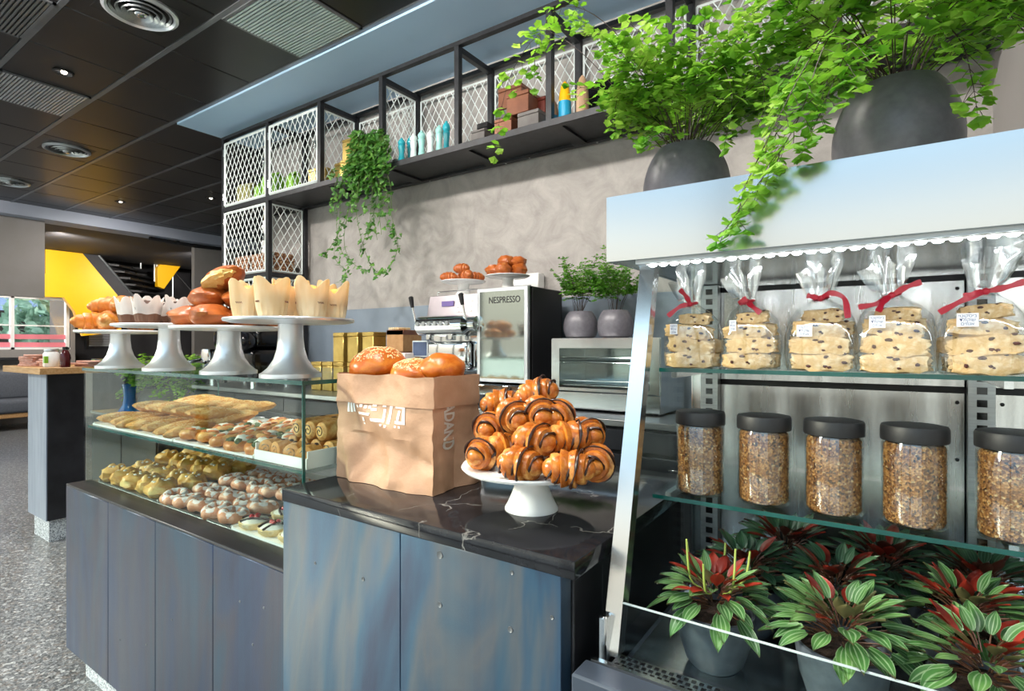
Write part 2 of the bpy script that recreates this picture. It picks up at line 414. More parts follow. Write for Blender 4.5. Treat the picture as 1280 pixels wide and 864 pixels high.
# ------------------------------------------------------------------ ceiling fittings
def diffuser(x, y, label, r=.165):
    o = thing('ceiling_air_diffuser', label, 'air vent', (x, y, H - .004), 0, 'round ceiling diffusers')
    m = MB(); m.lathe([(r * 1.12, .004), (r * 1.12, -.008), (r * 1.02, -.016), (r * .95, -.004)], 40, cap=False); m.build('rim', m_alu, o)
    for k, f in enumerate((.92, .74, .56, .38)):
        q = MB(); q.lathe([(r * f, -.002 - k * .006), (r * f * .98, -.01 - k * .006), (r * (f - .12), .01 - k * .004), (r * (f - .11), .016 - k * .004)], 40, cap=False); q.build('cone_ring', m_steel_dull, o)
    q = MB(); q.blob((0, 0, -.02), (r * .2, r * .2, .012), 16, 8); q.build('centre_cone', m_chrome, o)
    mbox(-r * 1.1, -r * 1.1, .003, r * 1.1, r * 1.1, .004).build('duct', m_blackmatt, o)
diffuser(-3.475, 1.356, 'large round silver air diffuser nearest in the dark ceiling')
diffuser(-6.525, 1.912, 'round silver air diffuser in the dark ceiling, second nearest')
diffuser(-8.355, 1.912, 'round air diffuser in the dark ceiling, near the far beam')
diffuser(-8.97, .8, 'farthest round air diffuser at the left edge of the ceiling')
def spot(x, y, label):
    o = thing('recessed_spotlight', label, 'spotlight', (x, y, H - .003), 0, 'recessed ceiling spotlights')
    m = MB(); m.lathe([(.062, 0), (.062, -.006), (.05, -.008), (.045, .0)], 28, cap=False); m.build('rim', m_blackmatt, o)
    m = MB(); m.lathe([(.046, .0), (.03, .002), (.001, .003)], 24, cap=False); m.build('reflector', m_chrome, o)
    m = MB(); m.blob((.012, 0, -.004), (.018, .018, .012), 14, 8); m.build('bulb', emis('warm_bulb', 'fff0d8', 6), o)
spot(-4.695, 1.356, 'recessed black spotlight in the ceiling, beside the ribbed panel')
spot(-6.525, 1.356, 'recessed spotlight at the left edge of the ceiling')
spot(-8.3, 3.0, 'small recessed spotlight in the far ceiling above the stairs')
spot(-7.14, 3.58, 'small recessed spotlight in the ceiling left of the mesh cabinet')
def ribbed(x, y, label, mt):
    o = thing('ribbed_ceiling_panel', label, 'ceiling grille', (x, y, H - .004), 0, 'ribbed ceiling grilles')
    m = MB()
    for a, b, c, d in ((-.3, -.262, .3, -.245), (-.3, .245, .3, .262), (-.3, -.262, -.285, .262), (.285, -.262, .3, .262)): m.box(a, b, -.006, c, d, .004)
    m.build('frame', m_rail, o)
    m = MB()
    for k in range(24): m.box(-.285, -.24 + k * .0204, -.006, .285, -.2285 + k * .0204, .002)
    m.build('slat', mt, o)
    mbox(-.285, -.245, .0025, .285, .245, .004).build('backing', m_blackmatt, o)
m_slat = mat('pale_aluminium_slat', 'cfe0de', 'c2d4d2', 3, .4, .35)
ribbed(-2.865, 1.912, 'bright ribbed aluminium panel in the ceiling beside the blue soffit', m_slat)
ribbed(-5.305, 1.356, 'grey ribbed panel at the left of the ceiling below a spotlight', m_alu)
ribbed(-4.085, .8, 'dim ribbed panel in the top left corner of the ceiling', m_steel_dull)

# ------------------------------------------------------------------ light
wd = bpy.data.worlds.new('sky'); SC.world = wd; wd.use_nodes = True; nt = wd.node_tree; nt.nodes.clear()
o = nt.nodes.new('ShaderNodeOutputWorld'); bg = nt.nodes.new('ShaderNodeBackground')
tc = nt.nodes.new('ShaderNodeTexCoord'); sp = nt.nodes.new('ShaderNodeSeparateXYZ'); rp = nt.nodes.new('ShaderNodeValToRGB')
nt.links.new(tc.outputs['Generated'], sp.inputs[0]); nt.links.new(sp.outputs[2], rp.inputs[0])
el = rp.color_ramp.elements
for _ in range(5): el.new(.5)
for q, (p, c) in zip(el, ((0, '6a625b'), (.13, '82786f'), (.175, '9c948c'), (.22, '787c82'), (.27, '566b80'), (.5, 'a9bccd'), (1, 'ffffff'))): q.position = p; q.color = lin(c)
nt.links.new(rp.outputs[0], bg.inputs[0]); bg.inputs[1].default_value = 4.2; nt.links.new(bg.outputs[0], o.inputs[0])
def lamp(name, typ, loc, energy, color='ffffff', target=None, **k):
    d = bpy.data.lights.new(name, typ); d.energy = energy; d.color = lin(color)[:3]
    for a, b in k.items(): setattr(d, a, b)
    q = bpy.data.objects.new(name, d); COL.objects.link(q); q.location = loc
    if target is not None: q.rotation_euler = (Vector(target) - Vector(loc)).to_track_quat('-Z', 'Y').to_euler()
    return q
lamp('sun', 'SUN', (0, -8, 8), 3.2, 'fff2de', (1.25, -7, 8 - .62), angle=R(8))
for x, y, tx, ty, tz, e in ((-4.695, 1.356, -4.4, 2.4, 1.0, 90), (-6.525, 1.356, -6.5, 2.0, 0, 90), (-2.6, .9, -2.2, 1.1, 1.2, 70), (-1.4, .8, -1.2, 1.1, 1.1, 45), (-.2, .5, -.1, 1.2, 1.2, 40),
                            (-3.5, .35, -3.2, 2.9, 2.0, 105), (-2.1, .35, -1.9, 2.9, 2.0, 105), (-.9, .35, -.6, 2.9, 2.0, 105), (-10.6, 3.0, -13, 4.3, 2.2, 125), (-10.6, 5.2, -13, 6, 2.2, 100), (-10.6, 1.2, -13, 2.4, 1.6, 120), (-8.3, 3.0, -9.6, 3.4, 1.8, 70), (-8.3, .8, -9.7, 1.6, 2.4, 60)):
    lamp('ceiling_spot_and_fill', 'SPOT', (x, y, H - .03 if x > -9.8 else 3.15), e, 'fff8f0', (tx, ty, tz), spot_size=R(130), spot_blend=.8, shadow_soft_size=.12)  # a few sit at ceiling spotlights, the rest are added fill without fixtures

# ------------------------------------------------------------------ camera
cd = bpy.data.cameras.new('camera'); cam = bpy.data.objects.new('camera', cd); COL.objects.link(cam)
cd.sensor_width = 36; cd.lens = F / 1280 * 36; cd.clip_start = .02; cd.clip_end = 300
cam.location = (0, 0, EYE); cam.rotation_euler = (R(90), 0, YAW); SC.camera = cam
SC.view_settings.view_transform = 'Standard'; SC.view_settings.look = 'None'; SC.view_settings.gamma = 1
SC.view_settings.use_curve_mapping = False; SC.view_settings.exposure = .86
# ------------------------------------------------------------------ front counters
m_weld = mat('ground_weld', '7c7f82', '5c5f63', 60, .5, .6)
YC, ZL, ZR = .864, .84, 1.07
XL0, XL1, XR1 = -2.96, -1.322, -.475
dc = thing('display_counter', 'low heat tinted dark steel counter carrying the glass pastry case', 'counter', ((XL0 + XL1) / 2, 1.2, 0))
m = MB(); m.box(XL0 + .02, YC + .03, .12, XL1, 1.6, ZL - .012); m.build('carcass', m_steelblk, dc, world=True)
px = [XL0, on_y(193, 700, YC).x, on_y(265, 700, YC).x, XL1 - .002]
px = [XL0, on_y(135, 700, YC).x - .0, on_y(194, 700, YC).x, on_y(266, 700, YC).x, XL1 - .002]
for i in range(4):
    mbox(px[i] + .0012, YC, .125, px[i + 1] - .0012, YC + .028, ZL - .006, b=.002).build('front_panel', m_patB, dc, world=True)
mbox(XL0 - .001, YC + .03, .125, XL0 + .02, 1.6, ZL - .006, b=.002).build('side_panel', m_patB, dc, world=True)
m = MB(); m.box(XL0, YC, ZL - .006, XL1, .955, ZL + .004, b=.002); m.build('top_ledge', m_steelblk, dc, world=True)
mbox(XL0, .955, ZL - .012, XL1, 1.6, ZL, ).build('case_floor', m_steel_dull, dc, world=True)
mbox(XL0 + .07, YC + .05, 0, XL1, 1.55, .125).build('plinth', m_plinth, dc, world=True)
for u, v in ((150, 800), (183, 806), (215, 775), (300, 752), (330, 760), (316, 806)):
    p = on_y(u, v, YC); m = MB(); m.blob((p.x, YC, p.z), (.004, .0025, .004), 10, 6); m.build('weld_mark', m_weld, dc, world=True)

sc_ = thing('serving_counter', 'tall heat tinted blue steel serving counter with visible weld marks', 'counter', ((XL1 + XR1) / 2, 1.2, 0))
m = MB(); m.box(XL1 + .004, YC + .03, .1, XR1 - .01, 1.58, ZR - .035); m.build('carcass', m_steelblk, sc_, world=True)
xs_ = on_y(500, 700, YC - .012).x
for a, b in ((XL1, xs_), (xs_, XR1)): mbox(a + .0012, YC - .012, .1, b - .0008, YC + .028, ZR - .034, b=.0015).build('front_panel', m_patA, sc_, world=True)
mbox(XL1, YC + .028, .1, XL1 + .004, 1.58, ZR - .035).build('side_panel', m_patA, sc_, world=True)
m = MB(); m.box(XR1 - .01, YC + .03, .12, XR1 + .004, 1.02, ZR - .036, b=.003); m.box(XR1 - .012, 1.03, .12, XR1 - .002, 1.56, ZR - .036, b=.002); m.build('side_panel', m_steelblk, sc_, world=True)
mbox(XL1 + .03, YC + .06, 0, XR1 - .04, 1.5, .1).build('plinth', m_plinth, sc_, world=True)
for u, v, r in ((394, 704, .004), (454, 724, .005), (550, 694, .008), (550, 756, .006), (638, 787, .006), (640, 716, .004), (690, 772, .004)):
    p = on_y(u, v, YC - .012); m = MB(); m.lathe([(r, 0), (r * .95, .0015), (r * .6, .0004), (.0002, .0002)], 18, M=Matrix.Rotation(R(90), 4, 'X')); q = m.build('weld_mark', m_weld, sc_); q.location = p - Vector(sc_.location)
# marble slab
ms = thing('marble_worktop', 'polished black marble worktop with white veins on the serving counter', 'worktop', ((XL1 + XR1) / 2, 1.2, ZR - .035))
m = MB(); m.box(XL1, YC - .016, ZR - .034, XR1 + .03, 1.6, ZR, b=.003, seg=2); m.build('slab', m_marble, ms, world=True)
# ------------------------------------------------------------------ glass display case
GX0, GX1, GY0, GY1, GZ = -2.915, -1.326, .915, 1.5, 1.352
gc = thing('glass_display_case', 'frameless glass pastry case with one glass shelf on the low counter', 'display case', ((GX0 + GX1) / 2, 1.2, ZL))
def pane(mb_args, name, edges):
    q = mbox(*mb_args).build(name, m_glass, gc, world=True, smooth=False)
    e = MB()
    for a in edges: e.box(*a)
    e.build('pane_edge', m_edge, q, world=True, smooth=False)
g = .008
pane((GX0, GY0, ZL + .004, GX1, GY0 + g, GZ - .012), 'front_pane', [(GX1 - .004, GY0 - .0005, ZL + .004, GX1 + .0005, GY0 + g, GZ - .012)])
pane((GX0, GY0 + g, ZL + .001, GX0 + g, GY1, GZ - .012), 'side_pane', [(GX0, GY1, ZL + .001, GX0 + g, GY1 + .002, GZ - .012)])
pane((GX1 - g, GY0 + g, ZL + .001, GX1, GY1, GZ - .012), 'side_pane', [(GX1 - g, GY1, ZR + .002, GX1, GY1 + .002, GZ - .012)])
pane((GX0 - .004, GY0 - .004, GZ - .012, GX1 + .004, GY1, GZ), 'top_pane', [(GX0 - .004, GY0 - .006, GZ - .012, GX1 + .004, GY0 - .004, GZ), (GX1 + .004, GY0 - .006, GZ - .012, GX1 + .006, GY1, GZ)])
SZ = 1.098
pane((GX0 + .012, GY0 + .012, SZ - .01, GX1 - .012, GY1 - .03, SZ), 'shelf', [(GX0 + .012, GY0 + .0105, SZ - .01, GX1 - .012, GY0 + .012, SZ)])
m = MB()
for x in (GX0 + .012, (GX0 + GX1) / 2, GX1 - .03):
    m.cyl((x + .01, GY1 - .04, ZL), (x + .01, GY1 - .04, SZ - .01), .008, n=12)
m.build('shelf_support', m_steel, gc, world=True)

# ------------------------------------------------------------------ trays
def tray(x0, x1, y0, y1, z, label, mt, lip=.012):
    o = thing('serving_tray', label, 'tray', ((x0 + x1) / 2, (y0 + y1) / 2, z), 0, 'trays in the pastry case')
    a, b = (x1 - x0) / 2, (y1 - y0) / 2; m = MB()
    m.box(-a, -b, 0, a, b, .004)
    for q in ((-a, -b, .004, a, -b + .004, lip * .6), (-a, b - .004, .004, a, b, lip), (-a, -b + .004, .004, -a + .004, b - .004, lip), (a - .004, -b + .004, .004, a, b - .004, lip)): m.box(*q)
    m.build('tray_body', mt, o, smooth=False); return z + .004
m_trayw = mat('white_tray', 'eeeeec', rough=.35)
SECT = [-2.895, -2.14, -1.61, -1.345]
t1 = tray(SECT[0], SECT[1] - .01, .94, 1.44, SZ, 'white tray under the long sesame breads, upper shelf', m_trayw)
tray(SECT[1], SECT[2] - .01, .94, 1.44, SZ, 'white tray under the salmon rings, upper shelf', m_trayw)
tray(SECT[2], SECT[3], .94, 1.44, SZ, 'white deep tray holding the pastry logs, upper shelf', m_trayw, .05)
t2 = tray(-2.895, -2.33, .962, 1.44, ZL, 'metal tray under the yellow buns, bottom of the case', m_steel_dull)
tray(-2.325, -1.79, .962, 1.44, ZL, 'metal tray under the sugar dusted rings, bottom of the case', m_steel_dull)
tray(-1.785, -1.345, .962, 1.44, ZL, 'pale tray under the berry tarts, bottom of the case', m_trayw)

# ------------------------------------------------------------------ bread and pastry materials
def crust(name, a, b, c, rough=.42, scale=14, bump=.15):
    """baked crust: tone wanders between pale dough and deep brown"""
    t = NT(name); n1 = t.noise(t.co(), scale, 5, .6, .4)
    col = t.ramp(n1, [(.3, a), (.5, b), (.7, c)])
    t.bsdf(col, rough, 0, t.bump(t.noise(t.co(), scale * 9, 4), bump, .003), Subsurface_Weight=.0); return t.mat
m_bun = crust('golden_bun_crust', 'c9701d', 'b4560f', 'dc8c38', .33, 12)
m_brioche = crust('glazed_brown_crust', 'bb6a30', 'a0501e', 'd9924e', .34, 10)
m_crumb = crust('pale_crumb', 'f0d69a', 'e6c47c', 'd9a852', .75, 40)
m_croissant = crust('croissant_crust', 'd38a35', 'bd6a1c', 'e8b469', .4, 18)
m_rug = crust('rugelach_crust', 'd0842f', 'a4541a', 'e8b060', .24, 26)
m_sesbread = crust('sesame_bread_crust', 'd9a458', 'c5853a', 'e9c483', .6, 22, .3)
m_yelbun = crust('yellow_bun_crust', 'dfb559', 'cf9436', 'efd487', .5, 18, .3)
m_pinkpastry = crust('reddish_pastry_crust', 'dea27a', 'cf8660', 'eec0a0', .5, 18)
m_log = crust('baked_log_crust', 'd9a156', 'c07e34', 'ecc482', .45, 22)
m_tart = crust('pale_tart_crust', 'ecd3a0', 'dfbd80', 'f5e4c0', .6, 20)
m_bisc = crust('biscotti_crumb', 'ecd0a0', 'd8b078', 'f5e2bc', .8, 30, .5)
m_muff = crust('muffin_crumb', 'e8b858', 'd99a3c', 'f2d08a', .7, 40, .3)
m_cmuff = crust('chocolate_muffin_crumb', '4a2a18', '351c10', '5e3822', .8, 50, .4)
m_sugar = mat('icing_sugar', 'f6eeea', 'e9d5cc', 60, .85, bump=.3, bscale=140)
m_cream = mat('white_cream', 'f8f4ea', 'efe6d4', 20, .45)
m_salmon = mat('orange_salmon', 'e07a3a', 'ec9a5c', 30, .35)
m_herb = mat('green_herb', '5c6b3c', '46562c', 40, .6)
m_berry = mat('red_berry', 'b01820', 'd03038', 30, .2)
m_cranb = mat('raisin', '5a2a1c', '3c1a12', 60, .5)
m_seed = mat('sesame_seed', 'f2ddae', 'e6c88a', 90, .6)
m_pap = None
def paper(name, a, b, tr=.4):
    t = NT(name); col = t.ramp(t.noise(t.co((1, 1, .25)), 40, 3), [(.35, a), (.65, b)])
    p = t.bsdf(col, .7); d = t.n('ShaderNodeBsdfTranslucent'); t.l(col, d.inputs[0]); x = t.n('ShaderNodeMixShader'); x.inputs[0].default_value = tr
    t.l(p.outputs[0], x.inputs[1]); t.l(d.outputs[0], x.inputs[2]); t.l(x.outputs[0], t.out.inputs['Surface']); return t.mat
m_tulip = paper('cream_baking_paper', 'fbeccb', 'f3dcae')
m_wpaper = paper('white_baking_paper', 'fbf6f2', 'f2e8e2')
m_bpaper = paper('soaked_brown_paper', '6a4634', '7d5844', .15)

ORD = ['first', 'second', 'third', 'fourth', 'fifth', 'sixth', 'seventh', 'eighth', 'ninth', 'tenth', 'eleventh', 'twelfth']
class Kind:
    """one proto per kind; every call places the proto itself first, then copies of it"""
    def __init__(s, mk): s.mk = mk; s.p = None
    def __call__(s, loc, rot=0, label=None, scale=1):
        if s.p is None: s.p = o = s.mk(); s.used = False
        if not s.used:
            s.used = True; o = s.p; o.location = loc; o.rotation_euler = rot if not isinstance(rot, (int, float)) else (0, 0, rot); o.scale = (scale,) * 3
            if label: o['label'] = label
            return o
        return clone(s.p, loc, rot, label, scale)

# --- sesame flat breads
def mk_sesame():
    o = thing('sesame_bread', '', 'bread', group='long sesame breads on the upper shelf')
    m = MB(); m.blob((0, 0, .022), (.046, .105, .024), 20, 14, amp=.12, fr=5, flat=-.022); m.build('loaf', m_sesbread, o)
    m = MB()
    for i in range(110):
        a, b = rnd.uniform(-.8, .8), rnd.uniform(-.85, .85)
        if a * a + b * b > .8: continue
        z = .022 + .0245 * math.sqrt(1 - a * a - b * b); m.grain((a * .046, b * .105, z), (.0018, .003, .0012), M=Matrix.Rotation(rnd.random() * 3, 4, 'Z'))
    m.build('sesame_seeds', m_seed, o); return o
sesame = Kind(mk_sesame)
row = 0
for j, (y, dz, n) in enumerate(((1.045, 0, 7), (1.19, .028, 7), (1.33, .05, 6))):
    for i in range(n):
        x = -2.83 + i * .105 + rnd.uniform(-.008, .008)
        sesame((x, y + rnd.uniform(-.01, .01), SZ + .006 + dz), (R(rnd.uniform(-4, 10)), R(rnd.uniform(-14, 14)), R(rnd.uniform(-30, 10))),
               '%s sesame bread from the left, %s row on the upper shelf' % (ORD[i], ('front', 'middle', 'back')[j]))
# second layer
for i in range(5):
    sesame((-2.7 + i * .12, 1.13, SZ + .05 + .006), (R(-4), R(rnd.uniform(-8, 8)), R(-30 + rnd.uniform(-10, 10))), '%s sesame bread from the left lying on top of the sesame pile' % ORD[i])
# --- salmon rings
def mk_ring():
    o = thing('salmon_ring', '', 'pastry', group='salmon and cream rings on the upper shelf')
    m = MB(); m.tube([(math.cos(a) * .038, math.sin(a) * .038, .02) for a in [2 * PI * k / 22 for k in range(22)]], [.02 + .002 * math.sin(k * 2.1) for k in range(22)], 10, closed=True); m.build('ring', m_croissant, o)
    m = MB(); m.blob((.006, 0, .036), (.03, .026, .016), 16, 10, amp=.3, fr=5); m.build('cream', m_cream, o)
    m = MB()
    for a in (0.3, 1.9): m.blob((math.cos(a) * .028, math.sin(a) * .028, .042), (.022, .012, .006), 12, 8, M=Matrix.Rotation(a + 1.2, 4, 'Z'), amp=.4)
    m.build('salmon_slice', m_salmon, o)
    m = MB()
    for a in (3.6, 5.0): m.blob((math.cos(a) * .03, math.sin(a) * .03, .04), (.02, .011, .009), 12, 8, M=Matrix.Rotation(a, 4, 'Z'), amp=.5)
    m.build('herb_leaf', m_herb, o); return o
ring = Kind(mk_ring)
for j, y in enumerate((1.0, 1.105, 1.21, 1.32)):
    for i in range(5):
        ring((-2.09 + i * .1045, y + rnd.uniform(-.006, .006), SZ + .004), (R(10), R(rnd.uniform(-4, 4)), rnd.random() * 6),
             '%s salmon and cream ring from the left in the %s row' % (ORD[i], ('front', 'second', 'third', 'back')[j]), .93)
# --- logs
def mk_log():
    o = thing('pastry_log', '', 'pastry', group='pastry logs on the upper shelf')
    m = MB(); rs = [(.02, -.16), (.029, -.152), (.031, -.1), (.029, -.03), (.031, .04), (.03, .11), (.028, .152), (.018, .16)]
    m.lathe([(r, z) for r, z in rs], 18, M=Matrix.Rotation(R(90), 4, 'X'), c=(0, 0, .029)); m.build('roll', m_log, o)
    m = MB()
    for sy in (-.1603, .1603): m.tube([((.003 + .0011 * k) * math.cos(k * .62), sy, .029 + (.003 + .0011 * k) * math.sin(k * .62)) for k in range(15)], [.0012 + .0008 * math.sin(k * 1.7) ** 2 for k in range(15)], 6)
    m.blob((0, -.06, .058), (.007, .014, .004), 10, 6); m.blob((.012, .05, .056), (.008, .012, .004), 10, 6)
    m.build('filling', m_dchoc, o); return o
log = Kind(mk_log)
for j, (z, n) in enumerate(((0, 4), (.054, 3))):
    for i in range(n):
        log((-1.575 + i * .062 + j * .03, 1.2, SZ + .004 + z), R(rnd.uniform(-2, 2)), '%s pastry log from the left in the %s layer' % (ORD[i], ('bottom', 'top')[j]))
def mk_bite():
    o = thing('filled_roll', '', 'pastry', group='small cut filled rolls on the upper shelf')
    m = MB(); m.lathe([(.018, -.03), (.028, -.028), (.03, 0), (.028, .028), (.018, .03)], 16, M=Matrix.Rotation(R(90), 4, 'X'), c=(0, 0, .028)); m.build('roll', m_log, o)
    m = MB(); m.tube([((.003 + .0011 * k) * math.cos(k * .62 + 1), -.0285, .028 + (.003 + .0011 * k) * math.sin(k * .62 + 1)) for k in range(14)], [.0016 + .001 * math.sin(k * 1.7) ** 2 for k in range(14)], 6)
    for k in range(4): m.blob((math.cos(k * 1.7) * .027, -.012 + k * .01, .03 + abs(math.sin(k * 1.7)) * .026), (.007, .008, .005), 8, 6)
    m.build('filling', m_dchoc, o); return o
bite = Kind(mk_bite)
for i in range(4):
    bite((-1.585 + i * .064, .985, SZ + .004), R(rnd.uniform(-25, 25)), '%s cut filled roll from the left at the front of the log tray' % ORD[i])
# --- yellow buns
def mk_yel():
    o = thing('yellow_bun', '', 'bread', group='yellow buns at the bottom of the case')
    def bump(p, q):
        a = math.atan2(p.y, p.x); return q * (1 + .09 * math.cos(3 * a + p.z * 2))
    m = MB(); m.blob((0, 0, .03), (.055, .05, .038), 22, 14, amp=.25, fr=5, flat=-.03, fn=bump, seed=2); m.build('bun', m_yelbun, o)
    m = MB()
    for k in range(7): a = k * 2.4; m.blob((math.cos(a) * .026, math.sin(a) * .022, .062), (.007, .006, .004), 8, 6)
    m.build('cheese_crumb', m_cream, o); return o
yel = Kind(mk_yel)
for j, y in enumerate((1.01, 1.12, 1.23, 1.34)):
    for i in range(5):
        yel((-2.84 + i * .112, y + rnd.uniform(-.006, .006), ZL + .002 + (.028 if j > 1 else 0)), (R(rnd.uniform(-8, 8)), R(rnd.uniform(-8, 8)), rnd.random() * 6),
            '%s yellow bun from the left in the %s row, bottom of case' % (ORD[i], ('front', 'second', 'third', 'back')[j]), 1.05)
# --- sugar rings
def mk_sug():
    o = thing('sugared_ring', '', 'pastry', group='sugar dusted rings at the bottom of the case')
    P = [(math.cos(2 * PI * k / 24) * .036, math.sin(2 * PI * k / 24) * .036, .02) for k in range(24)]
    m = MB(); m.tube(P, [.021 + .003 * math.sin(k * 1.57) for k in range(24)], 12, closed=True); m.build('ring', m_pinkpastry, o)
    m = MB(); P2 = [(p[0], p[1], .0265) for p in P]; m.tube(P2, [.0165 + .0015 * math.sin(k * 2.6) for k in range(24)], 10, closed=True); m.build('icing_sugar', m_sugar, o)
    m = MB(); m.blob((0, 0, .018), (.022, .022, .012), 14, 8, amp=.2); m.build('jam', m_cranb, o); return o
sug = Kind(mk_sug)
for j, y in enumerate((1.01, 1.12, 1.23, 1.34)):
    for i in range(5):
        sug((-2.27 + i * .103, y + rnd.uniform(-.005, .005), ZL + .004 + (.02 if j > 1 else 0)), (R(rnd.uniform(4, 14)), R(rnd.uniform(-5, 5)), rnd.random() * 6),
            '%s sugar dusted ring from the left in the %s row' % (ORD[i], ('front', 'second', 'third', 'back')[j]), .93)
# --- berry tarts
def mk_tart():
    o = thing('berry_tart', '', 'pastry', group='cream and berry tarts at the bottom of the case')
    m = MB(); m.lathe([(.038, 0), (.05, .012), (.052, .022), (.046, .024), (.042, .016)], 28, f=lambda a, z: 1 + .03 * math.cos(14 * a)); m.build('shell', m_tart, o)
    m = MB(); m.blob((0, 0, .02), (.044, .044, .014), 18, 10, amp=.15); m.build('cream', m_cream, o)
    m = MB()
    for a in (0, 2.1, 4.2): m.blob((math.cos(a) * .011, math.sin(a) * .011, .035), (.009, .009, .009), 12, 8, amp=.2, fr=20)
    m.build('berry', m_berry, o)
    m = MB()
    for s in (-.022, .018): m.tube([(-.045 + t * .09, s + .006 * math.sin(t * 5), .026 + .009 * math.sin(t * PI)) for t in [k / 8 for k in range(9)]], .004, 6)
    m.build('chocolate_drizzle', m_dchoc, o); return o
tart = Kind(mk_tart)
for j, y in enumerate((1.015, 1.13, 1.245, 1.36)):
    for i in range(4):
        tart((-1.73 + i * .112, y, ZL + .004), rnd.random() * 6, '%s cream and berry tart from the left in the %s row' % (ORD[i], ('front', 'second', 'third', 'back')[j]))

# ------------------------------------------------------------------ aluminium cake stands on the case
def stand(x, y, h, r, label):
    o = thing('cake_stand', label, 'cake stand', (x, y, GZ), 0, 'aluminium cake stands on the pastry case')
    m = MB(); m.lathe([(.09, 0), (.09, .012), (.082, .016), (.066, .03), (.05, .055), (.041, .085), (.037, .12), (.036, h - .014)], 44); m.build('pedestal', m_alu, o)
    m = MB(); m.lathe([(.04, h - .016), (r * .9, h - .013), (r, h - .009), (r + .002, h - .004), (r, h), (r - .006, h - .001), (r - .012, h - .003), (.001, h - .003)], 56, cap=False); m.build('plate', m_alu if h > .175 and x > -2 else m_white, o); return o
stand(-2.74, .99, .163, .16, 'leftmost cake stand on the pastry case, holding croissants')
stand(-2.31, 1.0, .18, .187, 'cake stand on the pastry case holding the chocolate muffins')
stand(-1.869, 1.0, .163, .178, 'cake stand on the pastry case holding the stack of brown buns')
stand(-1.51, 1.0, .18, .188, 'rightmost cake stand on the pastry case, holding muffins in cream paper')
def crs(mname, L, rad, mt, bend=.5, segs=5, step=.2, stripes=None, group='', cat='pastry', name='croissant', part_='crust'):
    """layered crescent: a tapering tube whose radius steps at every roll of dough"""
    o = thing(name, '', cat, group=group); N = 60; P, RR = [], []
    for i in range(N + 1):
        s = -1 + 2 * i / N; a = s * bend; rr = L / (2 * max(bend, .05))
        P.append(Vector((rr * math.sin(a), rr * (math.cos(a) - 1) + rr * bend * bend * .25, rad * .93)))
        base = (1 - abs(s) ** (1.9 if stripes else 2.2)) ** .7 * .86 + .13
        k = (abs(s) * segs * .55 + .15) % 1; RR.append(rad * base * (.9 + step * k ** .7) if abs(s) < .99 else rad * .08)
    m = MB(); m.tube(P, RR, 18); m.build(part_, mt, o)
    if stripes:
        m = MB()
        for q in stripes:
            i = int((q + 1) / 2 * N); T = (P[min(i + 1, N)] - P[max(i - 1, 0)]).normalized(); x = Vector((0, 0, 1)); y = x.cross(T).normalized()
            pts = []
            for k in range(22):
                a = 2 * PI * k / 22; d = x * math.cos(a) + y * math.sin(a); pts.append(P[i] + d * (RR[i] * 1.01) + T * (.28 * rad * math.cos(a) + .05 * rad * math.sin(3 * a)))
            m.tube(pts, [rad * (.075 + .035 * math.sin(k * 1.3 + q * 9)) for k in range(22)], 6, closed=True)
        m.build('chocolate_stripe', m_dchoc, o)
    return o
plain = Kind(lambda: crs('c', .2, .042, m_croissant, .6, 6, .2, None, 'croissants on the leftmost stand'))
zt = GZ + .162
for (x, y, z, rz, rx, l) in ((-2.80, .93, 0, 1.15, 0, 'front left croissant on the leftmost stand'), (-2.70, .92, 0, -.3, 0, 'front right croissant on the leftmost stand'),
                             (-2.73, 1.06, 0, .2, 0, 'back croissant on the leftmost stand'), (-2.79, .98, .068, .75, .1, 'big croissant lying on top of the leftmost stand'),
                             (-2.685, 1.0, .066, 2.2, .1, 'upper right croissant of the leftmost stand')):
    plain((x, y, zt + z), (rx, 0, rz), l)
# muffins in paper
def tulip(o, h, rb, rt, mt, pts=4, name='paper_cup', zt=1.0):
    m = MB(); n = 48; rings = []
    for z in [0, .02, .2, .4, .6, .75, .88, 1.0]:
        ring = []
        for j in range(n):
            a = 2 * PI * j / n; pl = .05 * math.cos(16 * a) * (1 - z) + .09 * math.cos(pts * a) * max(0, z - .45) * 2
            hh = h * (z + (z ** 2.2) * (.34 * abs(math.cos(pts * a / 2)) ** 1.6 - .16 + .05 * math.sin(3 * a + pts))); r = (rb + (rt - rb) * z ** .8) * (1 + pl * .9)
            ring.append(Vector((r * math.cos(a), r * math.sin(a), hh)))
        rings.append(ring)
    for i in range(len(rings) - 1, 0, -1):
        pass
    inner = [[Vector((p.x * .96, p.y * .96, max(p.z, .002))) for p in r] for r in reversed(rings)]
    m.rings(rings + inner, cap=True); return m
def mk_tulip():
    o = thing('tulip_muffin', '', 'muffin', group='muffins in cream paper on the rightmost stand')
    tulip(o, .1, .034, .052, None, 4).build('paper_cup', m_tulip, o)
    m = MB(); m.blob((0, 0, .064), (.0405, .0405, .033), 24, 14, amp=.12, fr=5); m.build('muffin_top', m_muff, o)
    m = MB(); 
    for a0 in (0, 2.1, 4.2): m.tube([(.0448 * math.cos(a0 + k * .025), .0448 * math.sin(a0 + k * .025), .045 + .0028 * math.sin(k * 1.4)) for k in range(18)], .0007, 5)
    m.build('printed_mark', m_copper, o); return o
tul = Kind(mk_tulip); zs = GZ + .177
ang = [(-1.9, 'front'), (-1.0, 'front right'), (-.1, 'right'), (.8, 'back right'), (1.7, 'back'), (2.6, 'back left'), (3.5, 'front left')]
for a, l in ang: tul((-1.51 + .124 * math.cos(a), 1.0 + .124 * math.sin(a), zs), a * 1.7 + 2, '%s cream paper muffin in the outer ring of the rightmost stand' % l)
tul((-1.51, 1.0, zs), .4, 'cream paper muffin in the middle of the rightmost stand', 1.06)
